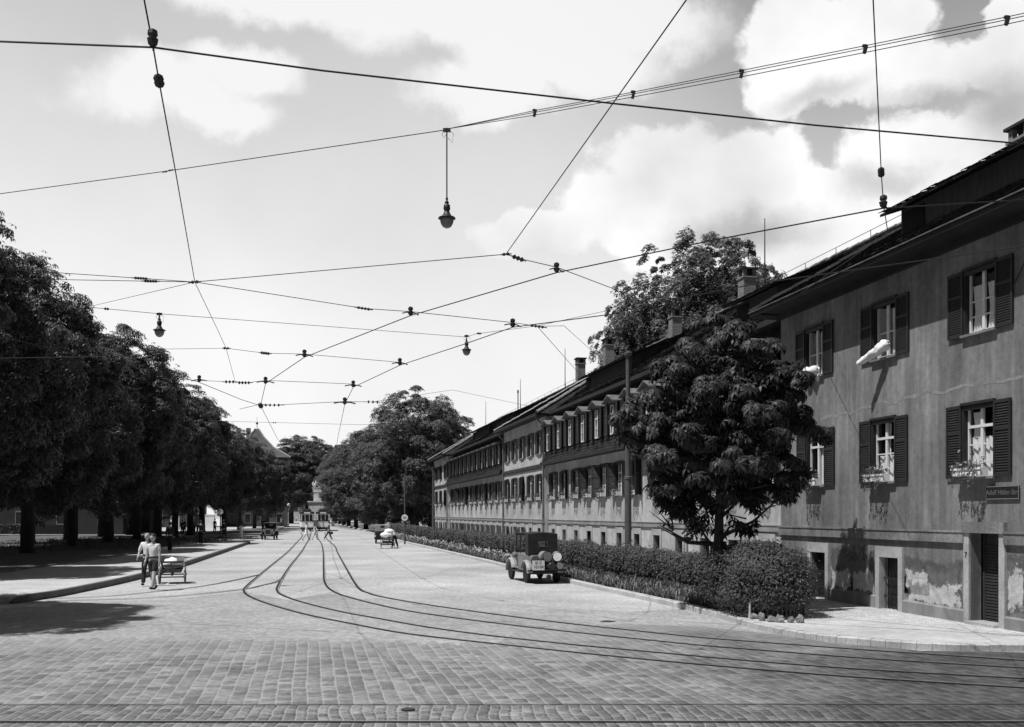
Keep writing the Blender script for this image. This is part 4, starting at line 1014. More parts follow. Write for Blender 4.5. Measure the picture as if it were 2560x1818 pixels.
# ------------------------------------------------------------------ trees
def make_tree_meshes(nm, H, rx, rz, zc, r0, nleaf, size, base, lm, nclump, clump_r, profile, seed, inner=.22, flat=.85, nl=9, lean=(0, 0), rmin=.66, rmax=1.03):
    global nrng
    nrng = np.random.default_rng(seed)
    Pq, up = crown_points(nleaf, rx, rz, zc, nclump, clump_r, profile, inner, flat=flat, rmin=rmin, rmax=rmax)
    Pq[:, 0] += lean[0] * Pq[:, 2] / zc; Pq[:, 1] += lean[1] * Pq[:, 2] / zc
    V, Fq = scatter(Pq, up, nrng.uniform(.7, 1.25, nleaf) * size, base)
    tb = MB(); limbs(tb, H, r0, zc, rx, rz, nl, seed, lean=lean)
    return tb.mesh('trunk', BARK, smooth=True), np_mesh('crown', V, Fq, lm)
def tree(meshes, name, label, loc, rz=0, sc=(1, 1, 1), group=None, cat='tree'):
    e_ = thing(name, label, cat, loc, rz, group); e_.scale = sc
    put('trunk', meshes[0], e_); put('crown', meshes[1], e_); return e_
dome = lambda q: np.where(q > 0, 1 - .25 * q ** 2, 1 + .10 * q ** 2)
PROT = [make_tree_meshes('chestnut', 17, 4.8, 7.3, 9.7, .36, 17000, .29, palmate(5, .6, .32), LEAF, 175, 1.12, dome, 100 + i, flat=.72) for i in range(4)]
# avenue on the left, two rows; positions across / along the street
def LS(L, Yd):                                        # L metres left of the street axis, at depth Yd
    return Vector((-(L + SA * Yd) / CA, Yd, 0.1))
gl = 'chestnut trees of the avenue left of the street'
front = [(16.2, 34.5, .95), (16.4, 45, 1.02), (16.0, 56, 1.0), (15.8, 66, .9), (15.2, 75, 1.04), (14.6, 84, .9), (14.2, 93, 1.0), (13.8, 102, .92), (13.4, 112, 1.0), (13.2, 123, .98)]
backr = [(21.6, 50, 1.12), (20.6, 61, 1.08), (20.4, 72, 1.06), (20.0, 82, 1.0), (19.5, 93, 1.0), (19, 105, 1), (18.6, 118, 1.0)]
NUM = ['nearest', 'second', 'third', 'fourth', 'fifth', 'sixth', 'seventh', 'eighth', 'ninth', 'tenth', 'eleventh', 'twelfth']
for i, (L, Yd, s_) in enumerate(front):
    tree(PROT[i % 4], 'chestnut_tree', f'dark leafy chestnut of the front row beside the left pavement, {NUM[i]} from the camera', LS(L, Yd), i * 1.9, (s_, s_, s_ * rnd.uniform(.94, 1.05)), gl)
for i, (L, Yd, s_) in enumerate(backr):
    tree(PROT[(i + 2) % 4], 'chestnut_tree', f'dark leafy chestnut of the back row on the left lawn, {NUM[i]} from the camera', LS(L, Yd), 2 + i * 2.3, (s_, s_, s_ * rnd.uniform(.95, 1.05)), gl)
# the tree left of the frame whose crown shades the setts
tree(PROT[1], 'chestnut_tree', 'chestnut left of the frame that throws its shadow on the cobbles', (-18.1, 19.6, 0), .4, (.92, .92, .95), gl)
# third row, deeper on the lawn
for i, (L, Yd) in enumerate([(30, 104), (42, 96)]):
    tree(PROT[(i + 1) % 4], 'chestnut_tree', f'shaded chestnut deep on the left lawn, {NUM[i]} of those by the dark facade', LS(L, Yd), i * 1.1, (1, 1, 1), gl)
# trees on the left farther down the street
for i, (x, Yd, s_) in enumerate([(560, 128, .88), (598, 139, .86), (636, 150, .82), (668, 160, .76)]):
    tree(PROT[i % 4], 'chestnut_tree', f'smaller chestnut in front of the steep-roofed house, {NUM[i]} along the street', Vector(((x - CX) / FOC * Yd, Yd, 0)), i * 2.1, (s_, s_, s_ * .97), gl)
for i, (x, Yd, s_, sz) in enumerate([(728, 240, 1.5, 1.22), (768, 250, 1.6, 1.36), (800, 262, 1.4, 1.22), (835, 270, 1.1, 1.0)]):
    tree(PROT[(i + 3) % 4], 'chestnut_tree', f'round crowned tree closing the street behind the monument, {NUM[i]} from the left', Vector(((x - CX) / FOC * Yd, Yd, 0)), i * 1.3, (s_, s_, sz), 'trees closing the far end of the street')
PROL = [make_tree_meshes('chestnut_low', 17, 5.4, 8.0, 9.1, .36, 19000, .29, palmate(5, .6, .32), LEAF, 200, 1.15, dome, 130 + i, flat=.72) for i in range(2)]
for i, (x, Yd) in enumerate([(1075, 150), (1030, 165), (1120, 150), (985, 175)]): tree(PROL[i % 2], 'chestnut_tree', f'chestnut of the park behind the right avenue, {NUM[i]} of the inner row', Vector(((x - CX) / FOC * Yd, Yd, 0)), i, (1, 1, .8), 'inner row of park trees on the right')
# avenue on the right, beyond the long building
gr = 'chestnut trees right of the street beyond the long building'
rt = [(1040, 124, 1.12, 1.10), (1100, 132, 1.15, 1.0), (990, 130, 1.0, .90), (955, 142, 1.05, .94), (915, 154, 1.0, .90), (890, 168, 1.0, .92), (872, 184, 1.0, .92), (860, 202, 1.0, .95), (850, 225, 1.0, .98)]
rl = ['tall broad chestnut rising just beyond the far end block', 'chestnut tucked behind the far end block', 'chestnut with low sweeping boughs left of the round sign pole', 'chestnut whose boughs hang over the parked canvas-top car'] + [f'chestnut of the right avenue beyond the parked canvas-top car, {NUM[i]} along the kerb' for i in range(5)]
for i, (x, Yd, s_, sz) in enumerate(rt):
    tree(PROL[i % 2], 'chestnut_tree', rl[i], Vector(((x - CX) / FOC * Yd, Yd, 0)), i * 1.7, (s_, s_, sz), gr)
# airy tree behind the roofs
airy = make_tree_meshes('airy', 22, 6.9, 6.6, 15.6, .3, 56000, .215, leafspray(5), LEAFA, 560, .68, None, 55, inner=.10, nl=26, rmin=.30, flat=1.0)
pA = Vector(((1750 - CX) / FOC * 74, 74, 0)); tree(airy, 'airy_tree', 'tall airy light-leaved tree with visible boughs behind the roofs', pA, .5, (.98, .98, 1.06))
pB = Vector(((1915 - CX) / FOC * 78, 78, 0)); tree(airy, 'airy_tree', 'smaller airy tree behind the roof right of the tall lightning rod', pB, 2.9, (.50, .50, 1.0))
pB = Vector(((1590 - CX) / FOC * 76, 76, 0)); tree(airy, 'airy_tree', 'airy tree with drooping left boughs behind the two far chimneys', pB, 4.0, (.56, .56, .88))
pB = Vector(((1840 - CX) / FOC * 76, 76, 0)); tree(airy, 'airy_tree', 'airy tree just left of the tall lightning rod behind the near chimney', pB, 1.2, (.6, .6, 1.03))
# the near chestnut by the hedge
nrng = np.random.default_rng(5)
prof = lambda q: np.where(q > 0, 1 - .45 * q ** 1.5, 1 - .05 * q ** 2)
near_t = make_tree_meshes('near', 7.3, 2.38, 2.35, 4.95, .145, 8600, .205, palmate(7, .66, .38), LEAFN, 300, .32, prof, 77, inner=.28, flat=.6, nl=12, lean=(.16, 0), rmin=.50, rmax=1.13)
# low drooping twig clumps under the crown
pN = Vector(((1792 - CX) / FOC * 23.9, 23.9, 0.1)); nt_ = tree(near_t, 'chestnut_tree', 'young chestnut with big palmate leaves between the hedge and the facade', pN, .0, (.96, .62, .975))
for q, (dx_, dz_, n_) in enumerate(((-.85, 2.3, 40), (.66, 2.35, 26), (1.85, 3.25, 60), (-.35, 2.05, 16), (-1.2, 2.9, 70), (-.2, 2.95, 70), (.7, 3.0, 60))):
    C = unit(n_) * nrng.uniform(0, 1, (n_, 1)) ** .4 * np.array([[.55, .5, .22]]) + np.array([[dx_, nrng.uniform(-.3, .3), dz_]]); C[:, 2] += .25 * np.sin(C[:, 0] * 5 + q)
    V, Fq = scatter(C, np.tile([[0, 0, 1.0]], (n_, 1)) + nrng.normal(0, .35, (n_, 3)), nrng.uniform(.2, .27, n_), palmate(7, .66, .36)); put('low_bough', np_mesh('low_bough', V, Fq, LEAFN), nt_)
m = MB()
for q, (dx_, dz_) in enumerate(((-.75, 2.15), (.62, 2.25), (1.75, 3.25))): m.tube([(0, 0, dz_ - .7 if dz_ < 2.9 else dz_ - 1), (dx_ * .5, 0, dz_ - .15), (dx_, 0, dz_)], [.05, .03, .012], 5)
m.build('bough', BARK, nt_)
m = MB()
for i in range(9): a = i / 9 * 6.283; m.box(-.02, .02, -.012, .012, 0, 1.75, Matrix.Translation((.24 * math.cos(a), .24 * math.sin(a), 0)) @ Matrix.Rotation(a + 1.57, 4, 'Z'))
for z in (.4, 1.5): m.tube([(.24 * math.cos(a), .24 * math.sin(a), z) for a in [j / 12 * 6.283 for j in range(13)]], .008, 4)
m.build('trunk_guard', mat('guard_slats', .04, .8, .3, 3), nt_)

# ------------------------------------------------------------------ hedge, bush, bed
def leafy(name, C, up, size, base, m): V, Fq = scatter(C, up, size, base); return np_mesh(name, V, Fq, m)
def kerb_at(y):                                       # inner kerb line interpolated by depth
    b = min(range(len(inner) - 1), key=lambda i: abs((inner[i].y + inner[i + 1].y) / 2 - y)); a_, c_ = inner[b], inner[b + 1]
    f = (y - a_.y) / (c_.y - a_.y) if abs(c_.y - a_.y) > 1e-6 else 0; return a_.lerp(c_, f)
nrng = np.random.default_rng(21)
def hedge(y0, y1, name, label, n, wdt, hgt, gap=1.15, sz=.055, cat='hedge'):
    hd = thing(name, label, cat, (kerb_at((y0 + y1) / 2) + Vector((gap + wdt / 2, 0, 0))).to_tuple(), 0); o_ = Vector(hd.location)
    C, U = [], []
    ys = y0 + (y1 - y0) * nrng.uniform(0, 1, n) ** 1.5
    for y in ys:
        k = kerb_at(y); lump = noise.noise(Vector((y * .55, 0, 4))) * .16 + noise.noise(Vector((y * 1.7, 2, 4))) * .09
        th = nrng.uniform(-.35, math.pi + .2); r = nrng.uniform(.80, 1.06) + (nrng.random() < .06) * .12
        cx_, cz_ = math.cos(th), math.sin(th); rx_ = (abs(cx_) ** .6) * (1 if cx_ > 0 else -1) * (wdt / 2 + lump); rz_ = (abs(cz_) ** .6) * (1 if cz_ > 0 else -1)
        z = .35 + rz_ * (hgt - .35 + lump) * r if rz_ > 0 else .35 + rz_ * .3
        C.append((k.x + gap + wdt / 2 + rx_ * r - o_.x, y - o_.y, z - o_.z + .1)); U.append((cx_ + nrng.normal(0, .5), nrng.normal(0, .5) - .25, cz_ + .35 + nrng.normal(0, .4)))
    C, U = np.array(C), np.array(U); d = C[:, 1] + o_.y
    put('foliage', leafy('foliage', C, U, sz * (0.75 + d / 45), leafspray(5, 2), LEAFH), hd)
    m = MB(); yy = np.linspace(y0 + .9, y1 - .3, 60)    # woody core
    rings = []
    for y in yy:
        k = kerb_at(y); x0, x1 = k.x + gap + .16 - o_.x, k.x + gap + wdt - .16 - o_.x; rings.append([(x0, y - o_.y, .12 - o_.z), (x0, y - o_.y, hgt - .22 - o_.z), (x1, y - o_.y, hgt - .22 - o_.z), (x1, y - o_.y, .12 - o_.z)])
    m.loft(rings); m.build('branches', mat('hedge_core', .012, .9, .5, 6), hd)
    return hd
hedge(26.6, 112.0, 'hedge', 'long clipped leafy hedge running behind the kerb flower bed', 62000, 1.0, 1.2, sz=.042)
bc = Vector((5.88, 23.0, .10)); bush = thing('bush', 'big rounded dark bush at the near end of the hedge by the pavement corner', 'bush', bc, .16)
n = 24000; d = unit(n); d[:, 2] = np.where(d[:, 2] < -.8, -d[:, 2], d[:, 2]); l_ = np.array([noise.noise(Vector((float(q[0]) * 2.2, float(q[1]) * 2.2, float(q[2]) * 2.2))) for q in d])
rr = (nrng.uniform(.8, 1.03, n) + l_ * .19 + (nrng.random(n) < .08) * nrng.uniform(.03, .14, n))[:, None]
ex = np.sign(d) * np.abs(d) ** .8
C = ex * rr * np.array([[1.12, 1.65, .90]]) + np.array([[0, 0, .80]]); C[:, 2] = np.maximum(C[:, 2], .12)
put('foliage', leafy('foliage', C, d + np.array([[0, 0, .4]]) + nrng.normal(0, .45, (n, 3)), nrng.uniform(.032, .055, n), leafspray(5, 6), LEAFH), bush)
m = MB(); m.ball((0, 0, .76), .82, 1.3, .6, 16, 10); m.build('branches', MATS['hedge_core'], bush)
# second part of the hedge reaches the bush: darker gap between, low wire hoops and stones
m = MB(); fp = smooth_line([gp(1800, 1541), gp(1850, 1555), gp(1920, 1562), gp(1985, 1562), gp(2010, 1553)], 6)
for i, p in enumerate(fp): m.tube([(p.x, p.y, .1), (p.x, p.y, .46)], .012, 5)
for z in (.2, .42): m.tube([(p.x, p.y, z) for p in fp], .009, 4)
tag(m.build('wire_fence', mat('fence_wire', .09, .6, .2, 3)), 'low wire picket fence in front of the big bush', 'fence')
p = gp(1874, 1561); m = MB(); m.tube([(p.x, p.y, .08), (p.x + .01, p.y, .50)], [.028, .024], 7); tag(m.build('wooden_stake', mat('stake', .5, .8, .2, 4)), 'single pale wooden stake in the low fence by the bush', 'stake')
st = smooth_line([gp(1868, 1557), gp(1905, 1566), gp(1950, 1571), gp(2000, 1571)], 2)
wh = ['first', 'second', 'third', 'fourth', 'fifth', 'sixth', 'seventh', 'eighth', 'ninth', 'tenth']
for i, p in enumerate(st):
    m = MB(); m.ball((0, 0, 0), .09 + .022 * math.sin(i * 2.1), .09, .085 + .02 * math.cos(i * 3.3), 12, 8)
    m.v = [tuple(Vector(v) * (1 + .6 * noise.noise(Vector(v) * 12 + Vector((i * 3, 0, 0))))) for v in m.v]
    o = m.build('edging_stone', mat('field_stone', .22, .9, .4, 6, .5, 30), None, (p.x, p.y, .19), smooth=False); tag(o, f'rough edging stone below the big bush, {wh[i]} from the left', 'stone', 'rough stones edging the bed below the bush')
# grass and iris leaves of the kerb bed: nobody could count them
def blades(y0, y1, n, hmin, hmax, x0, x1, lean=.5, wd=.02, pw=1.6):
    V, Fq = [], []
    for i in range(n):
        y = y0 + (y1 - y0) * nrng.random() ** pw; k = kerb_at(y); clump = noise.noise(Vector((y * 1.1, 0, 8)))
        x = k.x + x0 + (x1 - x0) * nrng.random(); h = nrng.uniform(hmin, hmax) * (1 + clump * .6); a = nrng.uniform(0, 6.283); b = nrng.uniform(.2, lean) * h
        w_ = wd * (1 + y / 40) * nrng.uniform(.7, 1.3); dx_, dy_ = math.cos(a), math.sin(a); sx_, sy_ = -dy_ * w_ / 2, dx_ * w_ / 2; q = len(V)
        for f, e_ in ((0, 1), (.4, 1), (.75, .7), (1, .1)):
            o_ = b * f ** 2; z = .1 + h * (f - .35 * f ** 3 * (b / h)); V += [(x + dx_ * o_ - sx_ * e_, y + dy_ * o_ - sy_ * e_, z), (x + dx_ * o_ + sx_ * e_, y + dy_ * o_ + sy_ * e_, z)]
        Fq += [(q, q + 1, q + 3, q + 2), (q + 2, q + 3, q + 5, q + 4), (q + 4, q + 5, q + 7, q + 6)]
    return np.array(V), np.array(Fq)
V, Fq = blades(24.5, 60, 7500, .14, .40, .05, 1.0, 1.0); tag(put('bed_grass', np_mesh('bed_grass', V, Fq, LEAFG)), kind='stuff')
V, Fq = blades(48, 105, 5000, .2, .45, .05, 1.2, .8, .035, 1.2); tag(put('bed_flowers_foliage', np_mesh('bed_flowers_foliage', V, Fq, LEAFG)), kind='stuff')
ys = 46 + 55 * nrng.random(500) ** 1.3; C = np.array([(kerb_at(y).x + nrng.uniform(.1, 1.1), y, .1 + nrng.uniform(.2, .5)) for y in ys]); V, Fq = scatter(C, nrng.normal(0, .4, (500, 3)) + np.array([[0, -.8, .6]]), nrng.uniform(.05, .11, 500), leafspray(5, 4)); tag(put('bed_blossoms', np_mesh('bed_blossoms', V, Fq, PETAL)), kind='stuff')

# lawn tufts on the sunlit strip
n = 5000; C = np.stack([nrng.uniform(-42, -24, n), nrng.uniform(60, 92, n), np.full(n, .2)], 1); V, Fq = scatter(C + np.array([[0, 0, .05]]), nrng.normal(0, .4, (n, 3)) + np.array([[0, -.9, .4]]), nrng.uniform(.08, .16, n), leafspray(5, 8)); tag(put('lawn_grass', np_mesh('lawn_grass', V, Fq, LEAFG)), kind='stuff')

# ------------------------------------------------------------------ poles and signs
def pole(name, label, x, Yd, h, r, sign=False):
    X = (x - CX) / FOC * Yd; e_ = thing(name, label, 'pole', (X, Yd, 0), 0, 'tall steel wire poles beside the hedge')
    m = MB(); m.lathe([(r * 1.25, 0), (r * 1.25, .5), (r * 1.1, .55), (r * 1.05, h * .44), (r * .88, h * .45), (r * .8, h * .80), (r * .68, h * .805), (r * .66, h - .12)], seg=14); m.build('shaft', POLE, e_, smooth=False)
    m = MB(); m.lathe([(r * .7, h * .44), (r * 1.2, h * .445), (r * 1.2, h * .455), (r * .7, h * .46)], seg=14); m.lathe([(r * .6, h - .16), (r * 1.3, h - .13), (r * 1.4, h - .05), (r * .5, h), (.01, h + .03)], seg=14); m.build('collar', POLE, e_)
    return e_
pole('wire_pole', 'thick grey steel wire pole in the hedge left of the young chestnut', 1570, 35.3, 8.45, .118)
pole('wire_pole', 'far steel wire pole standing at the end of the long building', 1083.5, 108, 7.9, .15)
X = (1012 - CX) / FOC * 78; e_ = thing('sign_pole', 'slim pole with round white sign behind the far hedge', 'sign', (X, 78, 0))
m = MB(); m.lathe([(.07, 0), (.06, 3.0), (.05, 5.6), (.06, 5.65), (.02, 5.72)], seg=10); m.build('pole', POLE, e_)
m = MB(); m.lathe([(.30, -.015), (.30, .015)], (0, -.1, 2.17), 24, axis='y'); dsc = m.build('disc', BOXW, e_)
m = MB()
for i in range(36):
    a, b = i / 36 * 6.283, (i + 1) / 36 * 6.283; m.quad((.30 * math.cos(a), -.118, 2.17 + .30 * math.sin(a)), (.30 * math.cos(b), -.118, 2.17 + .30 * math.sin(b)), (.255 * math.cos(b), -.118, 2.17 + .255 * math.sin(b)), (.255 * math.cos(a), -.118, 2.17 + .255 * math.sin(a)))
for z, w_ in ((2.24, .13), (2.16, .16), (2.08, .13)): m.box(-w_, w_, -.12, -.116, z - .018, z + .018)
m.build('marking', IRON, dsc)
# globe lamp on the left pavement
def globe_lamp(label, x, yb, h, rg, zb=LZ):
    p = gp(x, yb, zb); e_ = thing('globe_lamp', label, 'street lamp', p, 0, 'white globe lamps along the left pavement')
    m = MB(); m.lathe([(.10, 0), (.10, .25), (.06, .3), (.045, h - .25), (.10, h - .2), (.12, h - .05)], seg=12); m.build('post', IRON, e_)
    m = MB(); m.ball((0, 0, h + rg * .8), rg, seg=18, rings=12); m.build('globe', mat('milk_glass', .85, .25, 0, 1, spec=.5), e_, smooth=True)
    m = MB(); m.lathe([(.07, 0), (.05, .08), (.01, .12)], (0, 0, h + rg * 1.78), 10); m.build('finial', IRON, e_); return e_
globe_lamp('white globe lamp on a dark post beside the woman in white', 551, 1349, 2.25, .24)
p = gp(492, 1343); e_ = thing('lamp_post', 'pale slim lamp post under the chestnuts left of the globe lamp', 'street lamp', p)
m = MB(); m.lathe([(.08, 0), (.05, .4), (.04, 2.5), (.05, 2.6)], seg=8); m.build('post', TIN, e_); m = MB(); m.lathe([(.05, 2.6), (.22, 2.66), (.12, 2.85), (.02, 2.95)], seg=10); m.build('hood', TIN, e_)
p = gp(700, 1322, .15); globe_lamp('far white globe lamp at the tip of the second pavement', 722, 1318, 3.6, .3, .15)

# ------------------------------------------------------------------ overhead wires
def wpt(x, y, z=None, Y=None):
    x *= KD; y *= KD
    if z is not None: Y = FOC * (z - CH) / (HY - y)
    return dp(x, y, Y)
ins = [0]
def insulator(parent, p, d, n=3, r=.035, L=.22):
    d = d.normalized(); m = MB(); m.tube([p - d * L, p + d * L], .012, 6)
    for i in range(n):
        c = p + d * L * (1.4 * (i + .5) / n - .7); m.tube([c - d * .032, c, c + d * .032], [r * .5, r, r * .5], 8)
    return m.build('insulator', IRON, parent)
def hanger(parent, p, d, big=1.0):
    d = d.normalized(); s_ = d.cross(Vector((0, 0, 1))).normalized(); m = MB(); up = Vector((0, 0, 1)); big = .8 + .5 * (big - 1)
    m.tube([p - s_ * .20 * big, p - s_ * .10 * big + up * .03, p + s_ * .10 * big + up * .03, p + s_ * .20 * big], .014 * big, 6)
    m.lathe([(.022, -.03), (.05, .0), (.06, .05), (.035, .07), (.055, .10), (.05, .14), (.015, .16)], p, 10)
    if big != 1: m.v = [tuple(p + (Vector(v) - p) * (big if i >= 0 else 1)) for i, v in enumerate(m.v)]
    return m.build('hanger', IRON, parent)
def wire(label, pts, r=.008, hang=(), insul=(), sag=0.0, kind='contact_wire', grp='overhead tram and lamp wires'):
    base = Vector(pts[0]); e_ = thing(kind, label, 'overhead wire', base, 0, grp); q = []
    for a, b in zip(pts, pts[1:]):
        n = 6
        for i in range(n): p = a.lerp(b, i / n); p.z -= sag * 4 * (i / n) * (1 - i / n); q.append(p - base)
    q.append(pts[-1] - base); m = MB(); m.tube(q, r, 5); m.build('strand', WIRE, e_)
    for (p, d, b) in hang: hanger(e_, p - base, d, b)
    for (p, d, n, r_, L) in insul: insulator(e_, p - base, d, n, r_, L)
    return e_
Z6 = 6.5
w1p = [wpt(-1900, 20, Z6), wpt(-260, 82, Z6), wpt(0, 93, Z6), wpt(341, 106, Z6), wpt(720, 158, Z6), wpt(1365, 231, Z6), wpt(1820, 280, Z6), wpt(2268, 320, Z6), wpt(2500, 338, Z6)]
wire('thick contact wire crossing the whole sky from the left edge to the chimney', w1p, .0092, [(w1p[3] + Vector((0, 0, .03)), w1p[4] - w1p[3], 1.0)])
A_ = [wpt(230, -700, 7.6), wpt(322, 0, 6.85), wpt(341, 100, 6.6), wpt(355, 181, 6.65), wpt(395, 400, 6.8), wpt(435, 630, 6.9)]
wire('span wire dropping from the top left past the big hanger to the left wire knot', A_, .0075, insul=[(A_[3], A_[4] - A_[3], 2, .05, .16)], kind='span_wire')
N1, N2 = A_[-1], wpt(1130, 568, 6.9)
kn = wire('wire from the left wire knot to the right wire knot', [N1, N2], .008, kind='span_wire'); insulator(kn, Vector((0, 0, 0)), N2 - N1, 2, .035, .14); insulator(kn, N2 - N1, N2 - N1, 2, .03, .1)
a, b = wpt(155, 625, 7.2), wpt(155, 611, 7.3)
for lab, q, ix in (('upper of the twin wires going left from the left knot, with chain insulator', b, (318, 623)), ('lower of the twin wires going left from the left knot, with chain insulator', a, (340, 628))):
    f = (435 - ix[0]) / 280; ip = N1.lerp(q, f); wire(lab, [N1, ip, q, q + (q - N1) * .55], .007, insul=[(ip, q - N1, 5, .03, .22)], kind='span_wire')
L1 = dp(356 * KD, 701 * KD, 31); L2 = dp(1042 * KD, 753 * KD, 37.5); J = dp(195 * KD, 686 * KD, 30)
wire('faint wire from the left knot down to the lamp cable end in the trees', [N1, J], .006, kind='span_wire')
wire('lamp cable carrying the small left lamp across to the middle lamp', [J - (L1 - J) * .8, J, L1, dp(700 * KD, 727 * KD, 34), L2, dp(1062 * KD, 746 * KD, 37), dp(1200 * KD, 728 * KD, 38), dp(1365 * KD, 692 * KD, 39), dp(1420 * KD, 680 * KD, 40)], .009, insul=[(dp(238 * KD, 690 * KD, 30.3), L1 - J, 2, .05, .1), (dp(1070 * KD, 745 * KD, 37), L2 - L1, 2, .05, .12)], kind='lamp_cable')
cA = [wpt(2500, 430, Z6), wpt(2287, 446, Z6), wpt(2025, 462, Z6), wpt(1973, 465, Z6), wpt(1600, 535, Z6), wpt(1243, 609, Z6), wpt(917, 705, Z6), wpt(680, 798, Z6), wpt(593, 857, Z6), wpt(582, 906, Z6), wpt(617, 975, Z6), wpt(655, 1035, Z6), wpt(680, 1075, Z6)]
wA = wire('long contact wire bending from the roof dormer down to the far left of the street', cA, .0105, [(cA[3] + Vector((0, 0, .03)), cA[4] - cA[3], 1.2), (cA[5] + Vector((0, 0, .03)), cA[6] - cA[5], 1.15), (cA[6] + Vector((0, 0, .03)), cA[7] - cA[6], 1.3), (cA[7] + Vector((0, 0, .03)), cA[8] - cA[7], 1.5), (cA[8] + Vector((0, 0, .03)), cA[9] - cA[8], 1.7)], [(cA[9], cA[10] - cA[9], 3, .09, .5)])
cB = [wpt(2500, 520, Z6), wpt(2000, 590, Z6), wpt(1700, 632, Z6), wpt(1465, 676, Z6), wpt(1365, 702, Z6), wpt(1145, 731, Z6), wpt(1042, 767, Z6), wpt(893, 816, Z6), wpt(789, 865, Z6), wpt(770, 903, Z6), wpt(755, 975, Z6), wpt(745, 1040, Z6), wpt(738, 1078, Z6)]
wire('second contact wire bending under the middle lamp towards the right tram', cB, .0105, [(cB[5] + Vector((0, 0, .03)), cB[6] - cB[5], 1.4), (cB[7] + Vector((0, 0, .03)), cB[8] - cB[7], 1.5), (cB[8] + Vector((0, 0, .03)), cB[9] - cB[8], 1.7), (cB[9] + Vector((0, 0, .03)), cB[10] - cB[9], 2.2)])
cC = [cA[9], wpt(540, 893, Z6), wpt(440, 852, Z6), wpt(353, 831, Z6), wpt(120, 779, Z6), wpt(0, 753, Z6), wpt(-200, 712, Z6)]
wire('branch contact wire leading from the junction left over the avenue trees', cC, .0105, [(wpt(445, 851, Z6 + .03), cC[1] - cC[2], 1.6)])
wire('thin wire over the avenue trees at the left edge', [wpt(-150, 800, 7.0), wpt(0, 800, 7.0), wpt(220, 797, 7.0), wpt(345, 780, 7.0), wpt(505, 778, 7.0)], .006, kind='span_wire')
K1, K2 = wpt(505, 778, 7.0), wpt(525, 852, 7.0)
wire('wire from the left knot steeply down to the small lower knot', [N1, wpt(490, 745, 7.0), K1, K2], .0065, insul=[(K1, Vector((1, .2, 0)), 2, .04, .12)], kind='span_wire')
wire('span wire from the left knot over the left contact wire to the wing roof', [N1, wpt(812, 689, 6.85), cA[6] + Vector((0, 0, .08)), cB[5] + Vector((0, 0, .1)), wpt(1200, 729, 6.9), W(46, -.3, 8.3)], .0075, insul=[(wpt(812, 689, 6.85), cA[6] - N1, 4, .035, .2), (wpt(1200, 729, 6.9), cB[5] - N1, 4, .04, .25)], kind='span_wire')
wire('span wire through the two middle hangers to the small lower knot', [K1, wpt(592, 789, 6.9), cA[7] + Vector((0, 0, .08)), cB[7] + Vector((0, 0, .08))], .007, insul=[(wpt(592, 789, 6.9), cA[7] - K1, 4, .045, .25)], kind='span_wire')
wire('span wire through the two lower hangers above the far street', [wpt(405, 848, 6.9), wpt(513, 853, 6.9), K2, wpt(552, 855, 6.9), cA[8] + Vector((0, 0, .1)), cB[8] + Vector((0, 0, .1))], .008, insul=[(wpt(513, 853, 6.9), Vector((1, 0, 0)), 3, .06, .25), (wpt(545, 855, 6.9), Vector((1, 0, 0)), 4, .06, .3)], kind='span_wire')
wire('lowest span wire from the junction over the right contact wire to the roofs', [wpt(535, 914, 6.9), cA[9] + Vector((0, 0, .05)), wpt(610, 905, 6.9), cB[9] + Vector((0, 0, .1)), wpt(833, 898, 7.2), dp(1010 * KD, 871 * KD, 62), W(70, -4, 10.2)], .010, insul=[(wpt(608, 905, 6.9), Vector((1, 0, 0)), 4, .07, .5), (wpt(833, 898, 7.2), Vector((1, .3, 0)), 3, .08, .4)], kind='span_wire')
T_ = [wpt(1975, -800, 8.0), wpt(1533, 0, 7.2), N2]
wire('span wire falling steeply from the top edge to the right wire knot', T_, .0075, kind='span_wire')
q = wpt(1157, 577, 6.88)
wire('wire from the right knot past its insulator to the chestnut-side roof', [N2, q, cA[5] + Vector((0, 0, .09)), wpt(1375, 647, 7.1), W(37, -1, 9.0)], .0075, insul=[(q, cA[5] - N2, 3, .045, .16)], kind='span_wire')
q = [wpt(1945, -800, 8.2), wpt(1950, 0, 7.35), wpt(1968, 385, 7.0), wpt(1973, 456, 6.7), wpt(1983, 520, 6.9), W(24.2, .74, 8.55)]
wire('upright wire at the right with two insulators touching the roof eaves', q, .007, insul=[(q[2], q[3] - q[1], 3, .045, .13)], kind='span_wire')
wire('short thin wire to the chimney left of the young chestnut', [wpt(1200, 729, 6.9), wpt(1260, 728, 6.95), W(55, -4, 11.0)], .006, kind='span_wire')
wire('faint far span wire over the tree-lined street', [dp(540, 1052, 95), dp(621, 1055, 95), dp(906, 1062, 95), dp(960, 1060, 96)], .016, insul=[(dp(686, 1057, 95), Vector((1, 0, 0)), 2, .1, .3)], kind='span_wire')
# lamp cable of the big lamp, with three strands and clips on its right half
LP = dp(998 * KD, 290 * KD, 20)
e_ = thing('lamp_cable', 'lamp cable with three clipped strands rising to the top right corner', 'overhead wire', LP, 0, 'overhead tram and lamp wires')
m = MB(); m.tube([dp(-700 * KD, 520 * KD, 29) - LP, dp(0, 433 * KD, 24) - LP, dp(375 * KD, 382 * KD, 22.5) - LP, Vector((0, 0, 0))], .010, 5); st_ = m.build('strand', WIRE, e_)
pr = [dp(x * KD, y * KD, Yq) - LP for x, y, Yq in ((1000, 288, 20), (1195, 251, 19), (1415, 210, 18), (1657, 163, 17), (1933, 108, 16), (2250, 44, 15), (2500, -10, 14), (3300, -190, 12))]
for dz_ in (.035, 0.0, -.055):
    m = MB(); m.tube([pr[0]] + [p + Vector((0, 0, dz_ * (1 if i < 2 else 1.25))) for i, p in enumerate(pr[1:])], .0075, 5); m.build('strand', WIRE, e_)
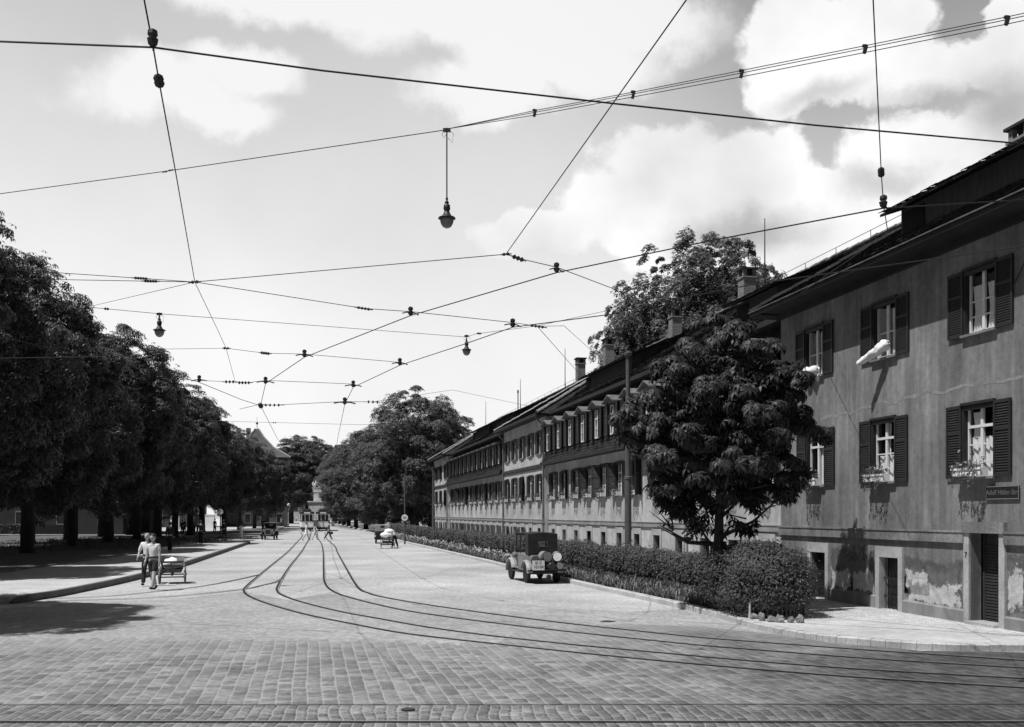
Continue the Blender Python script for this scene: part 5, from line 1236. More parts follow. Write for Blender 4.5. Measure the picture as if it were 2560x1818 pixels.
for p in pr[1:6]:
    m = MB(); m.box(-.028, .028, -.025, .025, -.085, .055, Matrix.Translation(p) @ Matrix.Rotation(.25, 4, 'Y')); m.box(-.05, .0, -.02, .02, .02, .06, Matrix.Translation(p)); m.build('clip', IRON, e_)
insulator(e_, dp(375 * KD, 382 * KD, 22.5) - LP, Vector((1, -.2, .2)), 2, .025, .14)
def hanging_lamp(label, p, rod, s=1.0, cat='street lamp'):
    e_ = thing('hanging_lamp', label, cat, p, 0, 'lamps hung from cables over the street')
    m = MB(); m.tube([(0, 0, .04), (0, 0, -rod)], .018 * s, 6); m.box(-.09 * s, .09 * s, -.03, .03, -.05 * s, .03 * s); m.tube([(-.07 * s, 0, 0), (-.12 * s, 0, -.12 * s), (-.07 * s, 0, -.2 * s), (-.02, 0, -.12 * s)], .005, 4); m.tube([(.07 * s, 0, -.02), (.16 * s, 0, -.10 * s), (.13 * s, 0, -.32 * s), (.03, 0, -.2 * s)], .005, 4)
    rd = m.build('rod', IRON, e_); z = -rod
    m = MB(); m.lathe([(.02, z + .02), (.035, z - .02), (.02, z - .06), (.05, z - .10), (.055, z - .12), (.03, z - .14), (.075, z - .17), (.085, z - .27), (.06, z - .31), (.075, z - .36), (.12, z - .44), (.20, z - .475), (.215, z - .50), (.19, z - .505)], seg=22); m.v = [(v[0] * s, v[1] * s, z + (v[2] - z) * s) for v in m.v]; m.build('shade', IRON, e_, smooth=True)
    m = MB(); m.lathe([(.165, z - .505), (.165, z - .56), (.145, z - .63), (.10, z - .70), (.04, z - .73), (.002, z - .735)], seg=20); m.v = [(v[0] * s, v[1] * s, z + (v[2] - z) * s) for v in m.v]; m.build('globe', mat('lamp_glass', .16, .2, .1, 3, spec=.5), e_, smooth=True)
    return e_
hanging_lamp('large hanging street lamp on a long rod in the open middle of the sky', LP, 1.42, .86)
hanging_lamp('small hanging lamp above the left avenue trees', L1, .08, .92)
hanging_lamp('small dark hanging lamp under the double wire in the middle of the sky', L2 + Vector((0, 0, .05)), .10, .92)
# ------------------------------------------------------------------ vehicles
TYRE = mat('tyre', .02, .85, .2, 8); RIMM = mat('wheel_light', .46, .6, .2, 6); PAINT = mat('car_paint', .02, .25, .2, 3, spec=.5); CANV = mat('canvas_dark', .028, .85, .35, 5, .3, 40)
BODYG = mat('car_body_grey', .15, .35, .2, 3, spec=.5); CANVL = mat('canvas_light', .32, .9, .15, 4); BRASS = mat('nickel', .5, .25, .1, 5, metal=.8)
def rrect(hw, z0, z1, y, r=.08, n=4):
    pts = []
    for cx_, cz_, a0 in ((hw - r, z1 - r, 0), (-hw + r, z1 - r, 90), (-hw + r, z0 + r, 180), (hw - r, z0 + r, 270)):
        for i in range(n + 1): a = R(a0 + 90 * i / n); pts.append((cx_ + r * math.cos(a), y, cz_ + r * math.sin(a)))
    return pts
def wheel(parent, x, y, r=.34, w=.11, spoked=True):
    m = MB(); m.lathe([(r * .74, -w / 2), (r * .93, -w / 2), (r, -w * .28), (r, w * .28), (r * .93, w / 2), (r * .74, w / 2)], (0, 0, 0), 26, axis='x'); wh_ = m.build('wheel', TYRE, parent, (x, y, r), smooth=False)
    m = MB(); m.lathe([(.0, -w * .30), (r * .2, -w * .36), (r * .2, -w * .2), (r * .76, -w * .12), (r * .76, w * .12), (r * .2, w * .2), (r * .2, w * .36), (0, w * .30)], (0, 0, 0), 20, axis='x'); m.build('rim', RIMM, wh_)
    return wh_
def fender(y, r, x0, x1, a0, a1, n=12):
    m = MB(); rings = []
    for i in range(n + 1):
        a = R(a0 + (a1 - a0) * i / n); c, s_ = math.cos(a), math.sin(a); o, q = r + .09, r + .065
        rings.append([(x0, y + o * c, r + o * s_), ((x0 + x1) / 2, y + (o + .03) * c, r + (o + .03) * s_), (x1, y + o * c, r + o * s_), (x1, y + q * c, r + q * s_), (x0, y + q * c, r + q * s_)])
    return m.loft(rings)
def vintage_car(name, label, loc, heading, body=PAINT, top=PAINT, soft=False, cat='car', hw=.58, L=1.0, ht=1.62, group=None):
    """y forward, x right"""
    e_ = thing(name, label, cat, loc, heading, group); tr = .56
    m = MB(); m.loft([rrect(hw * .84, .46, .98, -1.30 * L, .12), rrect(hw * .96, .40, 1.03, -1.05 * L, .10), rrect(hw, .38, 1.05, -.5 * L, .07), rrect(hw, .38, 1.05, .15 * L, .07), rrect(hw * .9, .40, 1.06, .38 * L, .08), rrect(hw * .62, .44, 1.04, .46 * L, .10), rrect(hw * .52, .46, 1.0, 1.18 * L, .10)])
    bd = m.build('body', body, e_)
    m = MB(); m.box(-hw * .75, hw * .75, -1.45 * L, 1.4 * L, .36, .42); m.tube([(-tr, -1.0 * L, .34), (tr, -1.0 * L, .34)], .035, 8); m.tube([(-tr, 1.05 * L, .34), (tr, 1.05 * L, .34)], .03, 8); m.build('chassis', IRON, e_)
    for x in (-tr, tr):
        for y in (-1.0 * L, 1.05 * L): wheel(e_, x, y)
        a, b = (x - .12, x + .10) if x < 0 else (x - .10, x + .12)
        fm_ = mat('fender_grey', .34, .35, .2, 4, spec=.5) if soft else body; fender(-1.0 * L, .36, a, b, 20, 178).build('fender', fm_, e_); fender(1.05 * L, .36, a, b, -5, 165).build('fender', fm_, e_)
        m = MB(); m.box(a, b, -.64 * L, .68 * L, .36, .40); m.build('running_board', IRON, e_)
    m = MB(); m.loft([rrect(hw * .56, .44, 1.04, 1.18 * L, .10), rrect(hw * .56, .44, 1.04, 1.23 * L, .10)]); rad = m.build('radiator', BRASS, e_)
    m = MB(); m.box(-hw * .42, hw * .42, 1.231 * L, 1.24 * L, .52, .94); m.build('grille', IRON, rad)
    for x in (-.40, .40):
        m = MB(); m.lathe([(.02, -.12), (.07, -.09), (.105, .03), (.11, .06)], (x, 1.14 * L, .92), 14, axis='y'); hl = m.build('headlight', body, e_)
        m = MB(); m.lathe([(.1, .061), (.06, .075), (.001, .078)], (x, 1.14 * L, .92), 14, axis='y'); m.build('lens', BRASS, hl)
    # cabin
    z0, z1 = 1.05, ht; th = .035
    m = MB(); m.loft([[(-hw * .94, -1.12 * L, z1 - .02), (hw * .94, -1.12 * L, z1 - .02), (hw * .94, -1.12 * L, z1 + .01), (0, -1.12 * L, z1 + .05), (-hw * .94, -1.12 * L, z1 + .01)], [(-hw, -.3 * L, z1), (hw, -.3 * L, z1), (hw, -.3 * L, z1 + .04), (0, -.3 * L, z1 + .08), (-hw, -.3 * L, z1 + .04)], [(-hw, .40 * L, z1 - .02), (hw, .40 * L, z1 - .02), (hw, .40 * L, z1 + .01), (0, .40 * L, z1 + .04), (-hw, .40 * L, z1 + .01)]])
    rfp = m.build('roof', top, e_)
    m = MB(); yb0, yb1 = -1.14 * L, -1.17 * L; ww, wz0, wz1 = .17, z0 + .27, z0 + .43     # back panel round a small window
    xw = hw * .94
    for x0, x1, a, b in ((-xw, xw, z0 - .02, wz0), (-xw, xw, wz1, z1 + .01), (-xw, -ww, wz0, wz1), (ww, xw, wz0, wz1)): m.box(x0, x1, yb1, yb0, a, b)
    for s_ in (-1, 1): m.box(s_ * xw - .02, s_ * xw + .02, -1.15 * L, -.78 * L, z0 - .02, z1); m.box(s_ * hw - .02, s_ * hw + .02, .30 * L, .36 * L, z0, z1); m.box(s_ * hw - .02, s_ * hw + .015, -.24 * L, -.19 * L, z0, z1)
    m.box(-hw, hw, .31 * L, .35 * L, z1 - .06, z1); m.box(-hw, hw, .31 * L, .35 * L, z0, z0 + .04)
    m.build('cabin', top, e_)
    m = MB()
    for a in (-.075, .06): m.box(a - .008, a + .008, yb1 - .004, yb1 + .012, wz0, wz1)
    m.box(-ww - .02, ww + .02, yb1 - .006, yb1 + .004, wz0 - .02, wz0); m.box(-ww - .02, ww + .02, yb1 - .006, yb1 + .004, wz1, wz1 + .015)
    rw = m.build('rear_window', TIN, e_); m = MB(); m.quad((-ww, yb0 - .01, wz0), (ww, yb0 - .01, wz0), (ww, yb0 - .01, wz1), (-ww, yb0 - .01, wz1)); m.build('pane', GLAS, rw, fix=False)
    m = MB(); m.quad((-hw + .03, .33 * L, z0 + .04), (hw - .03, .33 * L, z0 + .04), (hw - .03, .33 * L, z1 - .06), (-hw + .03, .33 * L, z1 - .06)); ws = m.build('windscreen', GLAS, e_, fix=False)
    m = MB(); m.box(-hw * .8, hw * .8, -.75 * L, -.35 * L, .6, .8); m.box(-hw * .8, hw * .8, -.85 * L, -.72 * L, .6, 1.2); m.build('seat', CANV, e_)
    return e_
# the near open car, rear view: canvas top, drums on the rack, plates
ca = gp(1312, 1456); dirv = (Vector((kerb_at(40).x, 40, 0)) - Vector((kerb_at(30).x, 30, 0))).normalized(); hd_ = math.atan2(dirv.y, dirv.x) - math.pi / 2 + .03
pc = Vector((1352 - CX, FOC, 0)) / FOC * 34.7; pc.z = 0
car = vintage_car('vintage_car', 'small old car with dark canvas top and round bundles on its rear rack', pc + dirv * 1.0, hd_, BODYG, CANV, True, hw=.57, ht=1.76)
m = MB(); m.box(-.66, .66, -1.78, -1.20, .46, .50); m.box(-.66, .66, -1.79, -1.76, .50, .53); rack = m.build('rear_rack', IRON, car)
m = MB(); m.box(-.58, -.14, -1.80, -1.787, .50, .84); pl = m.build('number_plate', mat('plate_white', .75, .5, .05, 5), car)
INK = mat('plate_ink', .02, .6, 0)
put('plate_text', text_mesh('plate_text', 'III C', .15, INK, .002), pl, (-.36, -1.803, .755), (R(90), 0, 0)); put('plate_text', text_mesh('plate_text', '10104', .15, INK, .002), pl, (-.36, -1.803, .61), (R(90), 0, 0))
def on_car(x, y, z): return car.matrix_world @ Vector((x, y, z))
bpy.context.view_layer.update()
def drum(label, x, y, z, r, L_, yaw, m_, name='drum', strap=True):
    e_ = thing(name, label, 'luggage', on_car(x, y, z), hd_ + yaw)
    m = MB(); m.lathe([(.01, -L_ / 2 - .02), (r * .75, -L_ / 2 - .015), (r * .97, -L_ / 2 + .02), (r, -L_ / 2 + .06), (r * 1.02, 0), (r, L_ / 2 - .06), (r * .97, L_ / 2 - .02), (r * .75, L_ / 2 + .015), (.01, L_ / 2 + .02)], (0, 0, 0), 22, axis='y'); m.build('bundle', m_, e_)
    m = MB(); m.lathe([(.001, -L_ / 2 - .034), (r * .86, -L_ / 2 - .034), (r * .9, -L_ / 2 - .02), (r * .9, -L_ / 2 - .012)], (0, 0, 0), 22, axis='y'); m.build('lid', m_, e_); m = MB(); m.lathe([(r * .91, -L_ / 2 - .03), (r * 1.03, -L_ / 2 - .01), (r * 1.03, -L_ / 2 + .03), (r * .98, -L_ / 2 + .035)], (0, 0, 0), 22, axis='y'); m.build('rim', MATS['car_paint'], e_)
    if strap:
        m = MB(); m.lathe([(r * .98, -.02), (r * 1.035, -.018), (r * 1.035, .018), (r * .98, .02)], (0, -L_ * .25, 0), 22, axis='y'); m.build('strap', IRON, e_)
    return e_
drum('grey round drum strapped on the rear rack of the near car', -.0, -1.42, .96, .195, .42, .12, mat('drum_grey', .26, .6, .15, 4))
drum('white round bundle on the rear rack, right of the grey drum', .44, -1.46, .96, .175, .5, -.28, mat('bundle_white', .78, .7, .08, 5))
drum('lower left dark round canister under the grey drum', .14, -1.60, .635, .13, .3, .1, mat('can_dark', .05, .35, .2, 4, spec=.5), 'canister', False)
drum('lower right round canister with bright lid under the white bundle', .47, -1.60, .635, .135, .3, -.1, mat('can_light', .22, .35, .2, 4, spec=.5), 'canister', False)
vintage_car('vintage_car', 'black closed car driving towards the viewer on the left side of the street', gp(674, 1349), math.pi + .12, PAINT, PAINT, hw=.56, ht=1.58)
vintage_car('vintage_car', 'parked car with light canvas top seen from behind at the far right kerb', gp(952, 1359) + Vector((0, 1.2, 0)), .12, mat('car_black2', .025, .35, .2, 3), CANVL, False, hw=.66, ht=1.5)

# handcart
WOODL = mat('cart_wood', .055, .8, .3, 4, stretch=(4, 4, 1)); SACK = mat('sack', .72, .9, .12, 4, .3, 20)
def spoke_wheel(parent, x, y, r, w=.045):
    m = MB()
    N = 22; ro, ri = r, r * .86; m.lathe([(ri, -w / 2), (ro, -w / 2), (ro, w / 2), (ri, w / 2), (ri, -w / 2)], (0, 0, 0), N, axis='x')
    m.lathe([(.01, -w), (.05, -w), (.05, w), (.01, w)], (0, 0, 0), 10, axis='x')
    for i in range(10): a = i / 10 * 6.283; m.tube([(0, .04 * math.cos(a), .04 * math.sin(a)), (0, ri * math.cos(a), ri * math.sin(a))], .013, 5)
    return m.build('wheel', mat('cart_wheel', .14, .7, .3, 6), parent, (x, y, r))
def handcart(label, loc, heading, L=1.3, hw=.40, load=None, front_pole=True, gr_='wooden handcarts'):
    e_ = thing('handcart', label, 'cart', loc, heading, gr_)
    for x in (-hw - .05, hw + .05): spoke_wheel(e_, x, L * .32, .24); spoke_wheel(e_, x, -L * .32, .30)
    m = MB(); m.box(-hw * .8, hw * .8, -L / 2, L / 2, .40, .44); m.tube([(-hw - .05, L * .32, .24), (hw + .05, L * .32, .24)], .025, 6); m.tube([(-hw - .05, -L * .32, .30), (hw + .05, -L * .32, .30)], .025, 6); m.box(-.04, .04, -L * .4, L * .4, .3, .4); m.build('bed', WOODL, e_)
    for s_ in (-1, 1):
        m = MB()
        for z, o in ((.46, .82), (.62, .9), (.80, 1.0)): m.tube([(s_ * hw * o, -L / 2, z), (s_ * hw * o, L / 2, z)], .016, 5)
        for i in range(9): y = -L / 2 + L * (i + .5) / 9; m.tube([(s_ * hw * .8, y, .42), (s_ * hw * 1.0, y, .82)], .012, 5)
        m.build('side_rack', WOODL, e_)
    for y in (-L / 2, L / 2):
        m = MB()
        for z in (.50, .64, .78): m.box(-hw * .92, hw * .92, y - .012, y + .012, z - .035, z + .035)
        m.build('end_board', WOODL, e_)
    if front_pole: m = MB(); m.tube([(0, L * .35, .30), (0, L * .5 + .28, .42), (0, L * .5 + .52, .80)], .022, 6); m.tube([(-.2, L * .5 + .52, .80), (.2, L * .5 + .52, .80)], .018, 6); m.build('pole', WOODL, e_)
    return e_
def sack(name, label, loc, rx, ry, rz, seed, m_=SACK, cat='sack', group=None):
    m = MB(); m.ball((0, 0, 0), rx, ry, rz, 20, 14); m.v = [tuple(Vector(v) * (1 + .22 * noise.noise(Vector((v[0] / rx, v[1] / ry, v[2] / rz)) * 1.8 + Vector((seed * 5.1, 0, 0))))) for v in m.v]
    return tag(m.build(name, m_, None, loc, smooth=True), label, cat, group)
hc = gp(428, 1461); hcd = R(180) + .30
handcart('wooden slatted handcart pulled by the two men on the left', hc + Vector((-.15, .55, 0)), hcd, 1.0, .38)
hcm = Matrix.Translation(hc + Vector((-.15, .55, 0))) @ Matrix.Rotation(hcd, 4, 'Z')
sack('sack', 'pale bulky sack in the handcart behind the two men', hcm @ Vector((.02, -.08, .70)), .30, .42, .22, 3)
m = MB(); m.loft([rrect(.10, .0, .34, -.12, .03), rrect(.12, .0, .36, .12, .03)]); tag(m.build('crate', mat('crate_pale', .5, .8, .2, 4), None, hcm @ Vector((-.33, .30, .62)), rot=(0, .18, hcd)), 'pale box standing in the corner of the handcart', 'box')
hc2 = gp(966, 1372); handcart('far handcart piled with white laundry near the canvas-top car', hc2 + Vector((0, .7, 0)), .12, 1.2, .42, front_pole=False)
sack('laundry_bundle', 'large white laundry bundle heaped on the far handcart', hc2 + Vector((-.05, .55, .92)), .46, .5, .30, 5, cat='bundle', group='laundry on the far handcart')
sack('laundry_bundle', 'upper rounded white bundle on top of the far handcart load', hc2 + Vector((.10, .62, 1.2)), .34, .36, .22, 8, cat='bundle', group='laundry on the far handcart')

# trams
TRL = mat('tram_cream', .86, .45, .08, 3, spec=.4); TRD = mat('tram_dark', .035, .5, .2, 3)
def tram(label, loc, heading):
    e_ = thing('tram', label, 'tram', loc, heading, 'trams waiting side by side'); hw = .95; L = 9.0
    m = MB(); m.loft([rrect(hw * .8, .55, 1.42, .02, .15), rrect(hw * .93, .55, 1.42, .16, .15), rrect(hw, .55, 1.42, .6, .1), rrect(hw, .55, 1.42, L, .1)]); m.build('body', TRL, e_)
    m = MB(); m.loft([rrect(hw * .82, 1.40, 1.50, -.01, .03), rrect(hw * .95, 1.40, 1.50, .15, .03), rrect(hw * 1.01, 1.40, 1.5, .6, .03), rrect(hw * 1.01, 1.40, 1.5, L, .03)]); m.build('waist_rail', TRD, e_)
    m = MB()
    for x in (-.76, -.29, .29, .76): m.box(x - .045, x + .045, .03 + abs(x) * .12, .13 + abs(x) * .12, 1.5, 2.42)
    m.box(-.8, .8, .05, .2, 2.36, 2.46)
    for s_ in (-1, 1):
        for y in np.arange(.7, L + .1, 1.18): m.box(s_ * hw - .03, s_ * hw + .03, y - .05, y + .05, 1.5, 2.45)
    m.build('window_frame', TRL, e_)
    m = MB(); m.quad((-.8, .2, 1.5), (.8, .2, 1.5), (.8, .2, 2.4), (-.8, .2, 2.4))
    for s_ in (-1, 1): m.quad((s_ * .92, .4, 1.5), (s_ * .92, L, 1.5), (s_ * .92, L, 2.42), (s_ * .92, .4, 2.42))
    m.build('window_glass', mat('tram_glass', .035, .1, .3, 2, spec=.5), e_, fix=False)
    m = MB(); m.loft([rrect(hw * .80, 2.44, 2.72, -.06, .12), rrect(hw * .98, 2.44, 2.76, .2, .12), rrect(hw * 1.04, 2.44, 2.80, .8, .12), rrect(hw * 1.04, 2.44, 2.80, L, .12)]); m.loft([rrect(.55, 2.72, 2.99, .5, .08), rrect(.6, 2.72, 3.05, 1, .08), rrect(.6, 2.72, 3.05, L, .08)]); m.build('roof', TRD, e_)
    m = MB(); m.box(-.42, .42, -.12, -.065, 2.50, 2.68); m.build('destination_board', TRL, e_)
    m = MB(); m.lathe([(.02, -.07), (.10, -.04), (.11, .02)], (0, 0, .78), 14, axis='y'); m.build('headlight', BRASS, e_)
    m = MB(); m.box(-hw * .85, hw * .85, -.08, .25, .22, .56); m.box(-hw * .9, hw * .9, .25, L, .30, .56)
    m.build('underframe', TRD, e_)
    for y in (2.6, 6.4):
        for x in (-.5, .5): m = MB(); m.lathe([(.1, -.05), (.38, -.05), (.38, .05), (.1, .05)], (x, y, .38), 18, axis='x'); m.build('wheel', TYRE, e_)
    m = MB(); m.tube([(-.5, 2.4, 3.05), (0, 3.2, 4.2), (-.35, 2.6, 5.3)], .03, 5); m.tube([(.5, 2.4, 3.05), (0, 3.2, 4.2), (.35, 2.6, 5.3)], .03, 5); m.tube([(-.6, 2.6, 5.3), (.6, 2.6, 5.3)], .04, 5); m.box(-.5, .5, 2.2, 3.2, 3.05, 3.2); m.build('current_collector', IRON, e_)
    m = MB(); m.box(-.05, .05, -.012, .0, .98, 1.25); m.build('emblem', TRD, e_); return e_
tram('left of the two trams facing the viewer, with bright cream front', gp(768, 1329), math.atan2(511, FOC) + .02)
tram('right of the two trams facing the viewer, its dark side showing', gp(808, 1328), math.atan2(511, FOC) - .0)

# ------------------------------------------------------------------ people
def skin_mesh(pts, edges, radii, sub=2):
    me = bpy.data.meshes.new('body'); me.from_pydata([tuple(p) for p in pts], edges, [])
    o = link(bpy.data.objects.new('tmp', me)); md = o.modifiers.new('s', 'SKIN'); md.use_smooth_shade = True
    sv = me.skin_vertices[0].data
    for i, r in enumerate(radii):
        sv[i].radius = (r, r) if not isinstance(r, tuple) else r
        sv[i].use_root = (i == 0)
    ms = o.modifiers.new('u', 'SUBSURF'); ms.levels = sub; ms.render_levels = sub
    bpy.context.view_layer.update(); dg = bpy.context.evaluated_depsgraph_get()
    out = bpy.data.meshes.new_from_object(o.evaluated_get(dg)); bpy.data.objects.remove(o); return out
SKIN = mat('skin', .40, .6, .08, 8); HAIR = mat('hair', .03, .6, .3, 12); HAIRL = mat('hair_light', .16, .6, .3, 12)
WHITEC = mat('cloth_white', .74, .9, .1, 5, .2, 30); GREYC = mat('cloth_grey', .30, .9, .15, 5, .2, 30); DARKC = mat('cloth_dark', .030, .9, .25, 5, .2, 30); MIDC = mat('cloth_mid', .085, .9, .25, 5, .2, 30); SHOE = mat('shoe', .02, .5, .2, 8)
def person(label, loc, heading, h=1.73, legs=((14, 4), (-16, 14)), arms=((-12, 12), (14, 14)), top=WHITEC, bottom=DARKC, shorts=False, skirt=None, sleeves='short', lean=0, hair=HAIR, bald=False, cat='person', group='passers-by', fingers=False, turn=0, hat=False, flare=(.0, .0)):
    s = h / 1.75; e_ = thing('person', label, cat, loc, heading, group); body_p, body_e, body_r = [], [], []
    pel = Vector((0, 0, .93)); hips = [Vector((sx * .085, 0, .90)) for sx in (-1, 1)]
    LG = []
    for (p, k), hp in zip(legs, hips):
        p, k = R(p), R(k); kn_ = hp + .42 * Vector((0, math.sin(p), -math.cos(p))); an = kn_ + .41 * Vector((0, math.sin(p - k), -math.cos(p - k)))
        f = p - k; ff = max(-.9, min(.35, f)); toe = an + Vector((0, .17 * math.cos(ff) - 0.0, -.045 + .17 * math.sin(ff) * .9)); heel = an + Vector((0, -.05, -.045)); LG.append([hp, kn_, an, heel, toe])
    low = min(min(q.z for q in l[2:]) for l in LG) - .035
    def up(v): return Vector((v.x, v.y, v.z - low))
    LR = Matrix.Rotation(R(-lean), 4, 'X')
    def tor(v): w = v - pel; return up(pel + (LR @ w))
    spine = [pel, Vector((0, 0, 1.06)), Vector((0, .01, 1.24)), Vector((0, 0, 1.38)), Vector((0, .005, 1.475)), Vector((0, .02, 1.55))]
    AR = []
    for (p, k), sx in zip(arms, (-1, 1)):
        sh = Vector((sx * .175, 0, 1.405)); ab = flare[0 if sx < 0 else 1]; p, k = R(p), R(k)
        el_ = sh + .285 * Vector((sx * (.16 + ab), math.sin(p), -math.cos(p))).normalized(); wr = el_ + .25 * Vector((sx * (.05 - ab * .6), math.sin(p + k), -math.cos(p + k))).normalized()
        hn = wr + (wr - el_).normalized() * .075; AR.append([sh, el_, wr, hn])
    pts = [tor(v) for v in spine]; rad = [(.13, .10), (.115, .09), (.14, .10), (.13, .09), (.055, .055), (.05, .05)]; ed = [(i, i + 1) for i in range(5)]
    for l in LG:
        b = len(pts); pts += [up(l[0]), up(l[0].lerp(l[1], .5)), up(l[1]), up(l[1].lerp(l[2], .35)), up(l[2])]; rad += [.088, .080, .060, .064, .042]; ed += [(0, b), (b, b + 1), (b + 1, b + 2), (b + 2, b + 3), (b + 3, b + 4)]
    for a in AR:
        b = len(pts); pts += [tor(a[0]), tor(a[1]), tor(a[2]), tor(a[3])]; rad += [.05, .038, .025, (.034, .022)]; ed += [(3, b), (b, b + 1), (b + 1, b + 2), (b + 2, b + 3)]
        if fingers:
            d_ = (tor(a[3]) - tor(a[2])).normalized(); fw = Vector((0, 1, 0)); sd = d_.cross(fw).normalized(); fw = sd.cross(d_)
            for i, ln in enumerate((.060, .072, .068, .052)):
                o = fw * (.026 - .0175 * i); k0 = tor(a[3]) + o * .9; b2 = len(pts); pts += [k0 + d_ * .02, k0 + d_ * (.02 + ln * .5) + sd * .006, k0 + d_ * (.02 + ln * .85) + sd * .022]; rad += [.0095, .009, .0075]; ed += [(b + 3, b2), (b2, b2 + 1), (b2 + 1, b2 + 2)]
            b2 = len(pts); k0 = tor(a[2]) + d_ * .025 + fw * .028; pts += [k0, k0 + fw * .02 + d_ * .03, k0 + fw * .026 + d_ * .055]; rad += [.011, .010, .008]; ed += [(b + 2, b2), (b2, b2 + 1), (b2 + 1, b2 + 2)]
    S_ = Matrix.Scale(s, 4)
    me = skin_mesh([S_ @ p for p in pts], ed, [tuple(x * s for x in r) if isinstance(r, tuple) else r * s for r in rad], 1 if not fingers else 2)
    # head joined to the body surface: skull, jaw, nose, brow, ears
    hd = MB(); hc_ = tor(Vector((0, .035, 1.645))); T_ = Matrix.Rotation(R(turn), 3, 'Z'); n_ = 18; k_ = 14
    hd.ball((0, 0, 0), .077, .098, .118, n_, k_); nv = []
    for v in hd.v:
        x, y, z = v
        if z < -.02: f = 1 - .30 * min(1, (-z - .02) / .1); x *= f; y = y * (1 - .12 * min(1, (-z) / .1)) + .012 * min(1, -z / .1)
        if y > .06 and abs(x) < .022 and -.05 < z < .022: y += .022 * (1 - abs(x) / .022) * (1 - (z + .05) / .085)
        if y > .05 and .018 < z < .036: y += .006
        if y > .05 and .0 < z < .018 and .018 < abs(x) < .05: y -= .010
        nv.append((x, y, z))
    hd.v = nv
    for sx in (-1, 1): hd.ball((sx * .078, -.005, -.01), .012, .022, .032, 8, 6)
    bm = bmesh.new(); bm.from_mesh(me); k0 = len(bm.verts)
    vs = [bm.verts.new((hc_ + T_ @ Vector(v)) * s) for v in hd.v]
    for f in hd.f:
        try: bm.faces.new([vs[i] for i in f])
        except ValueError: pass
    bmesh.ops.remove_doubles(bm, verts=vs, dist=.0005); bm.to_mesh(me); bm.free(); me.materials.clear(); me.materials.append(SKIN); me.polygons.foreach_set('use_smooth', [True] * len(me.polygons)); me.update()
    bo = put('body', me, e_)
    if not bald:
        m = MB(); m.ball((0, -.012, .026), .088, .106, .114, 18, 14); kv = [i for i, v in enumerate(m.v)]; m.f = [f for f in m.f if all(m.v[i][2] > .022 + .50 * max(0, m.v[i][1]) - (.09 if m.v[i][1] < -.03 else 0) for i in f)]
        m.v = [tuple((hc_ + T_ @ Vector(v)) * s) for v in m.v]; m.build('hair', hair, bo, smooth=True, fix=False)
    else:
        m = MB(); m.ball((0, -.014, -.01), .083, .100, .07, 18, 12); m.f = [f for f in m.f if all(m.v[i][1] < -.0 for i in f)]; m.v = [tuple((hc_ + T_ @ Vector(v)) * s) for v in m.v]; m.build('hair', HAIRL, bo, smooth=True, fix=False)
    if hat:
        m = MB(); m.lathe([(.16, .05), (.165, .06), (.09, .07), (.088, .13), (.05, .155), (.001, .15)], (0, -.005, 0), 18); m.v = [tuple((hc_ + Vector(v)) * s) for v in m.v]; m.build('hat', DARKC, e_, smooth=True)
    if fingers:
        m = MB()
        for sx in (-1, 1): m.ball((sx * .030, .086, .008), .011, .006, .006, 8, 6)
        m.box(-.022, .022, .086, .094, -.068, -.062); m.v = [tuple((hc_ + T_ @ Vector(v)) * s) for v in m.v]; m.build('face_features', HAIR, bo)
    # shirt
    P2 = [tor(Vector((0, 0, .97))), tor(Vector((0, 0, 1.10))), tor(Vector((0, .01, 1.25))), tor(Vector((0, 0, 1.385))), tor(Vector((0, 0, 1.462)))]; r2 = [(.150, .112), (.142, .108), (.158, .115), (.142, .100), (.068, .064)]; e2 = [(0, 1), (1, 2), (2, 3), (3, 4)]
    for a in AR:
        b = len(P2); end = {'short': .62, 'none': .12, 'long': 1.0, 'elbow': 1.0}[sleeves]
        P2 += [tor(a[0]), tor(a[0].lerp(a[1], end))]; r2 += [.066, .058 if sleeves != 'long' else .050]; e2 += [(3, b), (b, b + 1)]
        if sleeves == 'long': P2.append(tor(a[1].lerp(a[2], .93))); r2.append(.038); e2.append((b + 1, b + 2))
    sm_ = skin_mesh([S_ @ p for p in P2], e2, [tuple(x * s for x in r) if isinstance(r, tuple) else r * s for r in r2], 2); sm_.materials.clear(); sm_.materials.append(top); put('shirt', sm_, e_)
    if fingers and sleeves == 'short':
        m = MB(); c = tor(Vector((0, .0, 1.468)))
        for sx in (-1, 1): m.loft([[(c.x + sx * .01, c.y + .075, c.z - .045), (c.x + sx * .06, c.y + .085, c.z - .05), (c.x + sx * .065, c.y + .05, c.z + .015)], [(c.x + sx * .01, c.y + .082, c.z - .05), (c.x + sx * .066, c.y + .094, c.z - .06), (c.x + sx * .073, c.y + .05, c.z + .02)]])
        m.v = [tuple(Vector(v) * s) for v in m.v]; m.build('collar', top, e_)
    if skirt:
        m = MB(); rings = []; z1 = skirt
        for f, w_, d_ in ((0, .135, .105), (.18, .165, .13), (.5, .185, .16), (.8, .205, .19), (1, .215, .21)):
            z = 1.05 + (z1 - 1.05) * f; rings.append([(w_ * math.cos(a) * (1 + .04 * math.sin(a * 7) * f), d_ * math.sin(a) * (1 + .05 * math.sin(a * 5) * f), z - low) for a in [i / 22 * 6.283 for i in range(22)]])
        m.loft(rings); m.v = [tuple(Vector(v) * s) for v in m.v]; m.build('skirt', bottom, e_, smooth=True)
    else:
        P3 = [up(Vector((0, 0, 1.02))), up(Vector((0, 0, .92)))]; r3 = [(.146, .108), (.155, .118)]; e3 = [(0, 1)]
